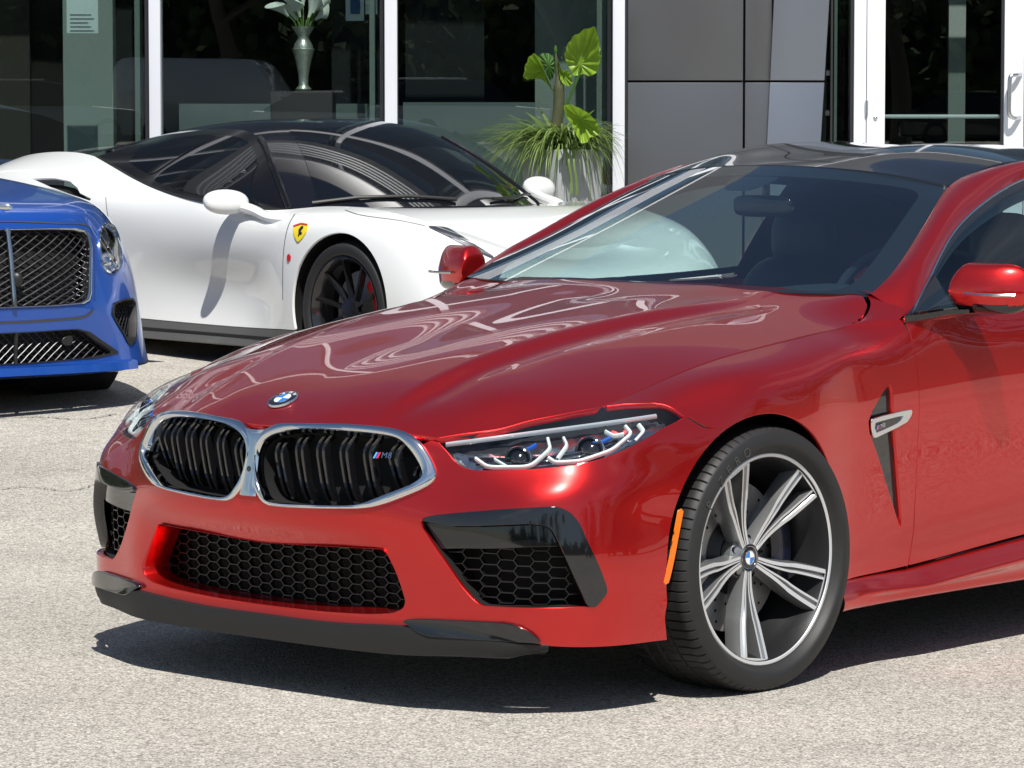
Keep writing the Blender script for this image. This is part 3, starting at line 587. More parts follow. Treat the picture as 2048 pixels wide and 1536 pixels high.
parts.append(guide('light_guide', [(1125,861),(1132,876),(1112,907)], .008, -.02, WHITEP, HLI))
parts.append(guide('light_guide', [(1095,908),(1110,919),(1163,917),(1229,896),(1267,860),(1252,843)], .0085, -.012, WHITEP, HLI))
parts.append(guide('light_guide', [(1281,839),(1294,855),(1276,878)], .008, -.014, WHITEP, HLI))
parts.append(guide('light_guide', [(1210,849),(1229,860),(1251,857)], .006, -.018, WHITEP, HLI))
parts.append(guide('blue_trim', [(1185,873),(1205,871),(1222,862)], .007, -.02, BLUEP, HLI))
parts.append(guide('blue_trim', [(1040,886),(1058,880),(1070,872)], .006, -.024, BLUEP, HLI))
for k_, (y0, y1) in enumerate(((900, 872), (912, 884), (922, 897))):
    parts.append(guide('reflector_fin', [(930+14*k_, y0+6), (1040+10*k_, y0-2), (1150, y0-12), (1240-10*k_, y1-14)], .004, -.036, DARKCHROME, HLI, h=.010))
for (cx, cy, r) in ((1035, 896, .029), (1180, 876, .031)):
    uvc = skpx([(cx, cy)]); c = bodypt(uvc, -.044)[0]; n_ = np.array([.45, -.88, .12]); n_ /= np.linalg.norm(n_); Rq = Vector(n_).to_track_quat('Z', 'Y').to_matrix()
    V, F = lathe([(r*1.12, -.01), (r*1.12, .012), (r*1.0, .014), (r*.98, .002), (r*.8, .012), (r*.5, .02), (.0005, .024)], 36, 'z'); V = V@np.array(Rq).T+c
    parts.append(mesh('projector_lens', V, F, GLOSSBLACK, HLI, True, sharp=40)); V, F = lathe([(r*1.22, .0), (r*1.22, .010), (r*1.13, .013)], 36, 'z'); parts.append(mesh('projector_ring', V@np.array(Rq).T+c, F, SATINCHROME, HLI, True))
parts.append(SK.cut('lens', l_out.mean(0)+(l_out-l_out.mean(0))*.995, [], LENS, HLI, off=-.0015, flange=0, step=.02))
HLR = empty('headlight'); HLR.parent = COUPE
for p in parts: mirrored(p, HLR)
# ---- side marker, parking sensors
sm = skpx([(1357,1018),(1367,1018),(1336,1168),(1326,1170)])
SM = SK.cut('side_marker', cround(sm, .3, 3), [], AMBER, COUPE, off=.0018, flange=.004, step=.01); mirrored(SM, COUPE)
for (x, y) in ((689, 1043), (1023, 1067)):
    uvc = skpx([(x, y)])[0]; L = np.stack([uvc[0]+.011*np.cos(np.linspace(0, 6.28, 20, endpoint=False)), uvc[1]+.011*np.sin(np.linspace(0, 6.28, 20, endpoint=False))], 1)
    if x < 800: PS = SK.cut('parking_sensor', L, [], RED, COUPE, off=.0012, flange=.003, step=.01); mirrored(PS, COUPE)
# ---- wing vent
VB = SK.cut('vent_panel', VENT, [], GLOSSBLACK, COUPE, off=-.012, flange=0, step=.012); mirrored(VB, COUPE)
VI = loft('vent_wall', [bodypt(VENT, -.001), bodypt(VENT, -.013)], GLOSSBLACK, COUPE, sharp=30); mirrored(VI, COUPE)
vb_o = skpx([(1743,839),(1760,833),(1800,823),(1822,819),(1821,829),(1812,843),(1795,853),(1770,865),(1747,876),(1743,858)]); vb_i = skpx([(1748,845),(1765,840),(1795,832),(1803,831),(1800,840),(1790,848),(1768,858),(1750,866),(1747,856)])
VBL = SK.cut('vent_blade', vb_o, [vb_i], CHROME, COUPE, off=.005, flange=.010, step=.008); mirrored(VBL, COUPE)
VBP = SK.cut('vent_blade_inlay', vb_i, [], GLOSSBLACK, COUPE, off=.003, flange=.0, step=.008); mirrored(VBP, COUPE)
# ================================================================== the red coupe: cabin, wheels, mirrors, badges
def text_mesh(name, body, size, m, parent, M, extr=.0006, align='CENTER', shear=0.0, space=1.0):
    cu = bpy.data.curves.new(name, 'FONT'); cu.body = body; cu.size = size; cu.extrude = extr; cu.align_x = align; cu.align_y = 'CENTER'; cu.shear = shear; cu.space_character = space; cu.resolution_u = 3
    t = bpy.data.objects.new(name+'_tmp', cu); COL.objects.link(t); dg = bpy.context.evaluated_depsgraph_get(); me = bpy.data.meshes.new_from_object(t.evaluated_get(dg))
    bpy.data.objects.remove(t); me.transform(M); me.materials.clear(); me.materials.append(m); me.name = name; return link(me, name, parent)
def basis(x, y, z, o): return Matrix([[x[0], y[0], z[0], o[0]], [x[1], y[1], z[1], o[1]], [x[2], y[2], z[2], o[2]], [0, 0, 0, 1]])
def nz(v): v = np.asarray(v, float); return v/np.linalg.norm(v)
BADGEW = mat('badge_white', (.8, .8, .8), .25, coat=.5); BADGEB = mat('badge_blue', (.02, .18, .55), .25, coat=.6); BADGEK = mat('badge_black', (.008, .008, .01), .2, coat=.8)
def roundel(c, n, up, r, parent, letters=True):
    n = nz(n); x = nz(np.cross(up, n)); y = np.cross(n, x); B = np.stack([x, y, n], 1); T = lambda V: V@B.T+c
    E_ = empty('roundel'); E_.parent = parent
    V, F = lathe([(r, -.003), (r, .002), (r*.97, .0035), (r*.93, .003), (r*.92, .0015)], 48, 'z'); mesh('rim', T(V), F, CHROME, E_, True, sharp=50)
    V, F = lathe([(r*.925, .0018), (r*.60, .003)], 48, 'z'); mesh('ring', T(V), F, BADGEK, E_)
    V, F = lathe([(r*.61, .002), (r*.60, .0042), (r*.555, .0042), (r*.55, .003)], 40, 'z'); mesh('inner_rim', T(V), F, CHROME, E_, True, sharp=50)
    for q in range(4):
        a = np.linspace(q*np.pi/2, (q+1)*np.pi/2, 10); V = np.vstack([[0, 0, .0046], np.stack([r*.56*np.cos(a), r*.56*np.sin(a), 0*a+.0036], 1)])
        mesh('quarter', T(V), [[0, i, i+1] for i in range(1, 10)], BADGEB if q % 2 else BADGEW, E_)
    if letters:
        for ch, an in (('B', 128), ('M', 90), ('W', 52)):
            a = math.radians(an); p = c+x*r*.76*math.cos(a)+y*r*.76*math.sin(a)+n*.0032; yy = x*math.cos(a)+y*math.sin(a); xx = np.cross(yy, n)
            text_mesh('letter', ch, r*.34, BADGEW, E_, basis(xx, yy, n, p), .0003)
    return E_
p0 = HD.ev(np.array([(0, -.812)]))[0]; n0 = HD.nr(np.array([(0, -.812)]))[0]
roundel(p0+n0*.004, n0, np.array([0, 1, .4]), .041, COUPE)
M_BLUE = mat('stripe_light_blue', (.10, .38, .75), .3); M_NAVY = mat('stripe_navy', (.05, .05, .28), .3); M_RED = mat('stripe_red', (.75, .03, .03), .3)
def m_badge(p, x, y, n, h, parent):
    E_ = empty('model_badge'); E_.parent = parent; p = np.asarray(p, float)
    for k, m_ in enumerate((M_BLUE, M_NAVY, M_RED)):
        a = -h*1.75+k*h*.30; q = [(a, -h/2), (a+h*.28, -h/2), (a+h*.28+h*.42, h/2), (a+h*.42, h/2)]
        mesh('stripe', [p+x*u_+y*v_+n*.0008 for u_, v_ in q], [[0, 1, 2, 3]], m_, E_, False)
    text_mesh('letters', 'M8', h*1.38, CHROME if parent is not None else CHROME, E_, basis(x, y, n, p+x*h*.55+n*.0006), .0012, shear=.12, space=1.1)
uvb = skpx([(768, 912)])[0]; nb = SK.nr(np.array([uvb]))[0]; xb = nz(np.cross([0, 0, 1], nb)); m_badge(bodypt(np.array([uvb]), .004)[0], xb, np.cross(nb, xb), nb, .0155, COUPE)
uvb = skpx([(1757, 852)])[0]; nb = SK.nr(np.array([uvb]))[0]; xb = nz(np.cross([0, 0, 1], nb)+np.array([0, 0, .12])); m_badge(bodypt(np.array([uvb]), .0075)[0], xb, np.cross(nb, xb), nb, .012, COUPE)
# ---- windscreen
PI_ = np.array([(.752,.660,.985),(.735,.767,1.031),(.672,.962,1.121),(.602,1.160,1.219),(.565,1.262,1.262),(.553,1.36,1.292),(.547,1.6,1.325),(.538,1.85,1.325),(.526,2.2,1.29),(.51,2.65,1.205),(.50,3.05,1.105),(.52,3.4,1.0)])
eg = spl(PI_[:5], 41); ce = spl(np.array([(0,.50,.985),(0,.82,1.165),(0,1.15,1.318)]), 41); sx_ = np.linspace(-1, 1, 61); WG = []
for c_, e_ in zip(ce, eg): WG.append(np.stack([sx_*e_[0], c_[1]+(e_[1]-c_[1])*np.abs(sx_)**2.2, c_[2]+(e_[2]-c_[2])*np.abs(sx_)**2.2], 1))
WG = np.array(WG).transpose(1, 0, 2); WS = Surf(WG)
if WS.N[30, 20, 2] < 0: WS.N *= -1
ws_rect = np.array([(WS.u[0], WS.v[0]), (WS.u[-1], WS.v[0]), (WS.u[-1], WS.v[-1]), (WS.u[0], WS.v[-1])])
WIND = WS.cut('windscreen', ws_rect, [], GLASSD, COUPE, off=.0, flange=0, step=.03)
m0, m1 = .085, .07
ins = np.array([(WS.u[0]+.075, WS.v[0]+.02), (WS.u[-1]-.075, WS.v[0]+.02), (WS.u[-1]-.065, WS.v[-1]-.055), (WS.u[0]+.065, WS.v[-1]-.055)]); ins = cround(ins, .12, 8)
FRIT = mat('windscreen_frit', (.012, .013, .014), .12, 0, .6)
WS.cut('windscreen_border', ws_rect, [ins], FRIT, WIND, off=-.004, flange=0, step=.02)
tri = np.array([(WS.u[30]-.11, WS.v[-1]-.055), (WS.u[30]+.11, WS.v[-1]-.055), (WS.u[30]+.06, WS.v[-1]-.15), (WS.u[30]-.06, WS.v[-1]-.15)]); WS.cut('sensor_panel', cround(tri, .3, 4), [], FRIT, WIND, off=-.006, flange=0, step=.02)
# ---- roof, pillars
rc = [(1.15,1.318,.565),(1.3,1.352,.56),(1.5,1.380,.555),(1.8,1.384,.545),(2.2,1.35,.53),(2.6,1.255,.51),(3.0,1.155,.50),(3.4,1.045,.52)]
RG = []
yy_ = np.linspace(0, 1, 60); rcv = spl(rc, 60)
for i, (y, z, hw) in enumerate(rcv):
    xs = np.linspace(-hw, hw, 45); f = (xs/hw); bow = .108*np.exp(-((y-1.15)/.35)**2)
    zz = z-.034*f**2-.020*f**4-.010*np.exp(-(xs/.16)**2)*sstep(1.15, 1.35, y)+.006*np.exp(-((np.abs(xs)-.3)/.12)**2)*sstep(1.15, 1.35, y)
    yl = y+bow*f**2; RG.append(np.stack([xs, yl, zz], 1))
RG = np.array(RG).transpose(1, 0, 2); RS = Surf(RG)
if RS.N[20, 10, 2] < 0: RS.N *= -1
vr = RS.v[np.searchsorted(rcv[:, 0], 2.25)]
def rrect(v0, v1): return np.array([(RS.u[0]+.003, v0), (RS.u[-1]-.003, v0), (RS.u[-1]-.003, v1), (RS.u[0]+.003, v1)])
RS.cut('roof', rrect(RS.v[0]+.003, vr), [], ROOFB, COUPE, off=.001, flange=.012, step=.022)
RS.cut('rear_window', rrect(vr+.004, RS.v[-1]), [], SIDEG, COUPE, off=0, flange=.0, step=.05)
po = [(1816,640,.866),(1835,600,.835),(1860,550,.785),(1900,473,.715),(1945,422,.668),(1985,391,.640),(2048,357,.610)]
PO = np.array([at(x, y, 0, X) for x, y, X in po]); PO = np.vstack([PO, [(.602, 1.8, 1.302), (.60, 2.05, 1.29), (.615, 2.35, 1.245), (.65, 2.7, 1.15), (.71, 3.1, 1.03), (.76, 3.4, .97)]])
a = spl(PO, 90); b = spl(PI_, 90); G = []
for t in np.linspace(0, 1, 15): G.append(a*(1-t)+b*t+np.array([.6, -.3, .8])*.024*4*t*(1-t)*np.clip(np.linspace(.1, 8, 90), 0, 1)[:, None])
G = np.array(G); PIL = mesh('roof_pillar', *gridmesh(G), RED, COUPE, True); PIL.data.flip_normals() if False else None
bm = bmesh.new(); bm.from_mesh(PIL.data); bmesh.ops.recalc_face_normals(bm, faces=bm.faces); bm.to_mesh(PIL.data); bm.free()
nn_ = np.array([v.normal[:] for v in PIL.data.vertices]).mean(0)
if nn_[0] < 0: PIL.data.flip_normals()
mirrored(PIL, COUPE)
PIN = mesh('pillar_lining', *gridmesh(G*np.array([.984, 1, 1])-np.array([.004, 0, .010])), VOID, COUPE, True); mirrored(PIN, COUPE)
# cowl corner between hood, wing and pillar
CC = []
hcorner = HD.ev(np.array([(.803,.48),(.8055,.53),(.797,.58),(.774,.63),(.737,.657),(.66,.665)])); 
outer_ = SK.ev(np.stack([np.linspace(top_w[-1][0]-.165, top_w[-1][0], 6), np.full(6, SK.v[-1]-.003)], 1)); 
hcs = spl(hcorner, 24); ocs = np.vstack([resamp(outer_, 14), resamp(np.vstack([outer_[-1], PO[1], .5*(PO[1]+PI_[1]), PI_[0]]), 11)[1:]]); 
for t in np.linspace(0, 1, 10): CC.append(hcs*(1-t)+ocs*t+np.array([0, 0, .004])*4*t*(1-t))
CCO = mesh('cowl_corner', *gridmesh(np.array(CC)), RED, COUPE, True)
bm = bmesh.new(); bm.from_mesh(CCO.data); bmesh.ops.recalc_face_normals(bm, faces=bm.faces); bm.to_mesh(CCO.data); bm.free()
if np.array([v.normal[:] for v in CCO.data.vertices]).mean(0)[2] < 0: CCO.data.flip_normals()
mirrored(CCO, COUPE)
# ---- side window with black trim and bright line
belt = np.array([(.872,.70,.935),(.868,.95,.942),(.866,1.3,.947),(.866,1.7,.952),(.862,2.05,.965),(.84,2.3,.985)])
T_, U_, B_ = frames(a)
toff = np.stack([a[:, 0]-.006, a[:, 1], a[:, 2]-.008], 1)
sel = toff[(a[:, 1] > .66) & (a[:, 1] < 2.3)]
bb = np.stack([np.interp(sel[:, 1], belt[:, 1], belt[:, k]) for k in range(3)], 1); SWG = np.array([bb*(1-t)+sel*t+np.array([.02, 0, 0])*4*t*(1-t) for t in np.linspace(0, 1, 12)])
SW = mesh('side_window', *gridmesh(SWG), SIDEG, COUPE, True); mirrored(SW, COUPE)
V, F = sweep(sel+[.004, 0, .002], 1.0, prof=[(-.012, -.006), (.012, -.006), (.012, .006), (-.012, .006)])
inset = SWG[-1]*.86+SWG[0]*.14; inset2 = SWG[-1]*.98+SWG[0]*.02
TR = mesh('window_trim', *gridmesh(np.array([sel+[.006, 0, .004], inset2+[.006, 0, 0], inset+[.003, 0, 0]])), GLOSSBLACK, COUPE, True); mirrored(TR, COUPE)
TB = MB().tube(a[(a[:, 1] > .62) & (a[:, 1] < 2.4)]+[.002, 0, -.001], .0035, 8).build('bright_window_line', SATINCHROME, COUPE, smooth=True); mirrored(TB, COUPE)
BT = MB(); BT.add(*sweep(spl(belt+[.004, 0, -.004], 40), 1.0, prof=[(-.008, -.010), (.008, -.010), (.008, .010), (-.008, .010)])); o = BT.build('belt_moulding', GLOSSBLACK, COUPE); mirrored(o, COUPE)
# ---- rear haunch tops and boot lid
iq = UC+np.arange(0, len(SK.u)-UC); tp = DG[iq, -1]; ok = (tp[:, 1] > 1.5) & (tp[:, 0] > .1); tY, tX, tZ = tp[ok, 1], tp[ok, 0], tp[ok, 2]; od = np.argsort(tY); tY, tX, tZ = tY[od], tX[od], tZ[od]
yh = np.linspace(2.05, 3.4, 40); po_ = np.stack([np.interp(yh, a[:, 1], a[:, k]) for k in range(3)], 1); qo_ = np.stack([np.interp(yh, tY, tX), yh, np.interp(yh, tY, tZ)], 1)
HT = mesh('haunch_top', *gridmesh(np.array([qo_*(1-t)+po_*t+np.array([0, 0, .02])*4*t*(1-t) for t in np.linspace(0, 1, 10)])), RED, COUPE, True)
bm = bmesh.new(); bm.from_mesh(HT.data); bmesh.ops.recalc_face_normals(bm, faces=bm.faces); bm.to_mesh(HT.data); bm.free()
if np.array([v.normal[:] for v in HT.data.vertices]).mean(0)[2] < 0: HT.data.flip_normals()
mirrored(HT, COUPE)
HTI = mesh('haunch_lining', *gridmesh(np.array([qo_*(1-t)+po_*t-np.array([.006, 0, .014]) for t in np.linspace(0, 1, 6)])), VOID, COUPE, True); mirrored(HTI, COUPE)
BL_ = []
for y in np.linspace(3.38, 3.965, 16):
    xe = float(np.interp(y, tY, tX)); ze = float(np.interp(y, tY, tZ)); xs2 = np.linspace(-1, 1, 25); BL_.append([(s*xe, y+.015*(1-s*s), ze+(.085-.07*(y-3.38)/.6)*(1-s*s)) for s in xs2])
BL_.append([(p[0]*.98, p[1]+.02, p[2]-.10) for p in BL_[-1]])
mesh('boot_lid', *gridmesh(np.array(BL_)), RED, COUPE, True, sharp=60).data.flip_normals()
# ---- interior
LEATHER = mat('dark_blue_leather', (.020, .030, .045), .45); HEADL = mat('grey_headliner', (.06, .065, .07), .8)
def blob(name, c, d, m, parent, e=3.0, n=20):
    u_ = np.linspace(-np.pi/2, np.pi/2, n); v_ = np.linspace(-np.pi, np.pi, 2*n); f = lambda w_, k: np.sign(w_)*np.abs(w_)**(2/k)
    G_ = np.array([[(c[0]+d[0]*f(math.cos(p), e)*f(math.cos(q), e), c[1]+d[1]*f(math.cos(p), e)*f(math.sin(q), e), c[2]+d[2]*f(math.sin(p), e)) for q in v_] for p in u_]); return mesh(name, *gridmesh(G_, True), m, parent, True)
INT = empty('interior'); INT.parent = COUPE
dash = []
for x in np.linspace(-.70, .70, 40):
    hump = .035*np.exp(-((x-.36)/.18)**2); dash.append([(x, .58+.10*x*x, .955), (x, .72, .965+hump*.3), (x, .95, .955+hump), (x, 1.10, .93+hump), (x, 1.16, .86), (x, 1.12, .70)])
mesh('dashboard', *gridmesh(np.array([spl(d_, 20) for d_ in dash]), True), LEATHER, INT, True)
MB().box2((-.78, .9, .22), (.78, 2.6, .30)).build('cabin_floor', VOID, INT)
for sx in (-.38, .38):
    blob('front_seat', (sx, 1.78, .69), (.24, .10, .34), LEATHER, INT); blob('seat_cushion', (sx, 1.5, .47), (.25, .28, .09), LEATHER, INT); blob('headrest', (sx, 1.80, 1.08), (.115, .05, .095), LEATHER, INT)
    blob('rear_seat', (sx, 2.50, .75), (.26, .12, .28), LEATHER, INT)
th = np.linspace(0, 2*np.pi, 48, endpoint=False); sw = np.stack([.37+.185*np.cos(th), 1.22+.06*np.sin(th), .90+.175*np.sin(th)], 1)
MB().tube(sw, .016, 10, closed=True).build('steering_wheel', LEATHER, INT, smooth=True); blob('wheel_hub', (.37, 1.24, .89), (.09, .03, .07), LEATHER, INT)
blob('rear_view_mirror', (.0, 1.13, 1.200), (.11, .018, .032), GLOSSBLACK, INT, 4)
MB().tube([(0, 1.14, 1.20), (0, 1.14, 1.29)], .012).build('mirror_stalk', GLOSSBLACK, INT)
mesh('headliner', *gridmesh(np.array([[(x, y, z-.03-.03*(x/.55)**2) for x in np.linspace(-.53, .53, 13)] for y, z in ((1.27, 1.32), (1.5, 1.34), (1.9, 1.33), (2.25, 1.29), (2.6, 1.22))])), HEADL, INT)
blob('tyre_shelf', (0, 2.95, .93), (.6, .25, .04), LEATHER, INT)
MB().box2((-.62, 2.58, .3), (.62, 2.62, 1.10)).build('rear_blackout', VOID, INT)  # black plane added to block the view out the back and darken the cabin
MB().box2((.36, 1.165, .975), (.52, 1.185, .992)).build('head_up_hood', LEATHER, INT)
# ---- wheel
GUN = mat('gunmetal_wheel_paint', (.29, .295, .30), .36, .7, .5, .08); BARREL = mat('dark_barrel_paint', (.022, .022, .024), .4, .5); MACH = mat('machined_alloy', (.74, .75, .76), .34, .55); DISC = mat('brake_disc_steel', (.42, .41, .40), .42, .7, var=(60, .15)); CALB = mat('blue_caliper', (.003, .005, .02), .35, coat=.6)
LETTER = mat('tyre_lettering', (.05, .05, .05), .6)
def tyre(R, rr, w_, xo, name, parent, n=96, tread=True):
    """R outer radius, rr rim radius, width w, outer sidewall at xo (towards +X)"""
    h = R-rr; pr = [(rr-.006, xo-.030), (rr+.004, xo-.018), (rr+.012, xo-.010), (rr+h*.30, xo+.004), (rr+h*.55, xo+.006), (rr+h*.74, xo+.001), (rr+h*.80, xo-.001), (rr+h*.90, xo-.010), (rr+h*.965, xo-.022), (R-.002, xo-.034)]
    gro = [.06, .095, .100, .105, .14]; xs_ = []
    x = xo-.045; tr = []
    for f in (.05, .22, .235, .275, .29, .48, .495, .535, .55, .72, .735, .775, .79, .95): tr.append((R-(.008 if f in (.235, .275, .495, .535, .735, .775) else 0)-.004*(2*f-1)**2, xo-.035-(w_-.07)*f))
    back = [(R-.012, xo-w_+.02), (rr+h*.6, xo-w_-.003), (rr+.01, xo-w_+.012), (rr-.005, xo-w_+.03)]
    pr = spl(pr, 22).tolist()+tr+back; nseg = 720 if tread else 96; th_ = np.linspace(0, 2*np.pi, nseg, endpoint=False); V = []
    for r_, xa in pr:
        rad = np.full(nseg, r_)
        if tread and r_ > R-.010 and xa > xo-.10: rad = rad-.005*((np.arange(nseg) % 9) == 0)
        elif tread and r_ > R-.006: rad = rad-.005*(((np.arange(nseg)+int((xo-xa)*420)) % 13) < 2)
        V.append(np.stack([np.full(nseg, xa), rad*np.cos(th_), rad*np.sin(th_)], 1))
    V = np.vstack(V); m_ = len(pr); F = [[i*nseg+j, (i+1)*nseg+j, (i+1)*nseg+(j+1) % nseg, i*nseg+(j+1) % nseg] for i in range(m_-1) for j in range(nseg)]
    o_ = mesh(name, V, F, RUBBER, parent, True, sharp=35)
    return o_
def arm(a0, r0, r1, off0, off1, x0, x1, w0, w1, depth):
    """tapered spoke bar in the wheel plane; returns face strip and flank solid"""
    d = np.array([0, math.cos(a0), math.sin(a0)]); s_ = np.array([0, -math.sin(a0), math.cos(a0)]); X = np.array([1.0, 0, 0]); N_ = 12; top = []; sol = []
    for t in np.linspace(0, 1, N_):
        r = r0+(r1-r0)*t; o_ = off0+(off1-off0)*t**.85; xx = x0+(x1-x0)*(t**1.4); w_ = w0+(w1-w0)*t; p = d*r+s_*o_+X*xx; top.append([p-s_*w_/2, p+s_*w_/2]); sol.append([p-s_*w_*.5-X*.001, p-s_*w_*.9-X*depth, p+s_*w_*.9-X*depth, p+s_*w_*.5-X*.001])
    return np.array(top), np.array(sol)
def build_wheel(parent, loc, R=.343, rr=.262, flip=False, detail=True, ang=(116, 46, -23.5, -98.5, 192.5)):
    W_ = empty('wheel', loc); W_.parent = parent
    if flip: W_.rotation_euler = (0, 0, math.pi)
    tyre(R, rr+.006, .275, .018, 'tyre', W_, tread=detail)
    V, F = lathe([(.2725, -.012), (.2725, .001), (.270, .003), (.2635, .0025), (.2620, .0005)], 128, 'x'); mesh('rim_lip', V, F, MACH, W_, True, sharp=30)
    V, F = lathe([(.2622, .0005), (.2585, -.006), (.2525, -.020), (.247, -.04), (.240, -.07), (.225, -.10), (.215, -.2), (.225, -.24)], 96, 'x'); mesh('rim_barrel', V, F, BARREL, W_, True)
    X = np.array([1.0, 0, 0])
    for k, A in enumerate(ang):
        a_ = math.radians(A); d = np.array([0, math.cos(a_), math.sin(a_)]); s_ = np.array([0, -math.sin(a_), math.cos(a_)])
        fx = lambda r: -.054+.050*np.clip((r-.05)/.205, 0, 1)**1.35
        for sgn in (1, -1):
            # centre line of the arm's bright outer edge: leaves the hub, kinks outward, runs to the rim
            R_ = np.array([.034, .075, .115, .150, .165, .200, .230, .2575]); O_ = np.array([.010, .0145, .0215, .0310, .0350, .0420, .0470, .0510]); W1 = np.array([.007, .0085, .0095, .0095, .011, .0105, .0105, .0105])
            I_ = np.array([.0010, .0035, .0070, .0115, .0150, .0210, .0250, .0285]); W2 = np.array([.003, .0045, .0055, .0055, .006, .006, .006, .006])   # bright inner edge along the slot
            P = lambda r, o, x: d*r+s_*sgn*o+X*x
            face = np.array([[P(r, o+w_*.5, fx(r)), P(r, o-w_*.5, fx(r))] for r, o, w_ in zip(R_, O_, W1)])
            rib = np.array([[P(r, i+w_, fx(r)-.001), P(r, i, fx(r)-.001)] for r, i, w_ in zip(R_, I_, W2)])
            cove = np.array([[P(r, o-w_*.5, fx(r)-.0005), P(r, .55*(o-w_*.5)+.45*(i+w2), fx(r)-.007*min(1, r/.12)), P(r, i+w2, fx(r)-.0015)] for r, o, i, w_, w2 in zip(R_, O_, I_, W1, W2)])
            slotw = np.array([[P(r, i, fx(r)-.0015), P(r, i-.001, fx(r)-.018), P(r, i+.002, fx(r)-.045)] for r, i in zip(R_, I_)])
            flank = np.array([[P(r, o+w_*.5, fx(r)-.0005), P(r, o+w_*.5+.003, fx(r)-.012), P(r, o+w_*.5+.006, fx(r)-.030), P(r, o+w_*.5+.002, fx(r)-.048)] for r, o, w_ in zip(R_, O_, W1)])
            dense = lambda G: ncs(np.linspace(0, 1, len(G)), G, np.linspace(0, 1, 28))
            sp = MB(); sp.grid(dense(cove)); sp.grid(dense(flank)); sp.grid(dense(slotw)); sp = sp.build('spoke', GUN, W_, smooth=True, sharp=50)
            fm = MB(); fm.grid(dense(face)); fm.grid(dense(rib)); fm.build('machined_face', MACH, sp)
        tip = np.array([[d*r+s_*o+X*(fx(.2575)+.0005*0) for r in (.2535, .2600)] for o in np.linspace(-.05, .05, 9)]); mesh('machined_face', *gridmesh(tip), MACH, sp, False)
    V, F = lathe([(.060, -.10), (.058, -.072), (.050, -.064), (.037, -.058), (.036, -.054), (.0345, -.053), (.034, -.058)], 40, 'x'); mesh('hub', V, F, GUN, W_, True, sharp=40)
    for k in range(5):
        a_ = math.radians(ang[k]+36); V, F = lathe([(.010, -.062), (.010, -.070), (.0005, -.071)], 12, 'x', (0, .048*math.cos(a_), .048*math.sin(a_))); mesh('wheel_bolt', V, F, SATINBLACK, W_, True)
    roundel(np.array([-.056, 0, 0]), (1, 0, 0), np.array([0, 0, 1.0]), .031, W_, letters=False)
    V, F = lathe([(.07, -.115), (.195, -.115), (.196, -.118), (.196, -.145), (.07, -.146)], 72, 'x'); mesh('brake_disc', V, F, DISC, W_, True, sharp=30)
    V, F = lathe([(.07, -.095), (.085, -.105), (.10, -.112)], 40, 'x'); mesh('disc_bell', V, F, SATINBLACK, W_, True)
    if detail:
        h_ = MB()
        for k in range(18):
            for r, o_ in ((.125, 0), (.15, .09), (.175, .18)):
                a_ = k*2*np.pi/18+o_; V, F = lathe([(.0045, -.1145), (.0001, -.1144)], 8, 'x', (0, r*math.cos(a_), r*math.sin(a_))); h_.add(V, F)
        h_.build('disc_drilling', VOID, W_)['kind'] = 'stuff'
    cal = []
    for a_ in np.radians(np.linspace(-35, 35, 12)):
        cal.append([(-.09, .135*math.cos(a_), .135*math.sin(a_)), (-.075, .15*math.cos(a_), .15*math.sin(a_)), (-.072, .185*math.cos(a_), .185*math.sin(a_)), (-.085, .21*math.cos(a_), .21*math.sin(a_)), (-.15, .212*math.cos(a_), .212*math.sin(a_))])
    mesh('brake_caliper', *gridmesh(np.array(cal)), CALB, W_, True, sharp=40)
    V, F = lathe([(.226, -.235), (.0, -.235)], 40, 'x'); mesh('inner_shield', V, F, VOID, W_)
    if detail:
        for body, a0, size in (('P', 148, .034), ('Z', 134, .034), ('E', 126.5, .034), ('R', 119, .034), ('O', 111, .034)):
            a_ = math.radians(a0); r = .300; c_ = np.array([.0255, r*math.cos(a_), r*math.sin(a_)]); yy = np.array([0, math.cos(a_), math.sin(a_)]); xx = np.array([0, math.sin(a_), -math.cos(a_)])
            text_mesh('tyre_letter', body, size, LETTER, W_, basis(xx, yy, np.cross(xx, yy), c_), .0007)
    return W_
build_wheel(COUPE, (.925, 0, .338))
build_wheel(COUPE, (-.925, 0, .338), flip=True, detail=False)
for sx in (1, -1): build_wheel(COUPE, (sx*.93, 2.827, .338), flip=sx < 0, detail=False)
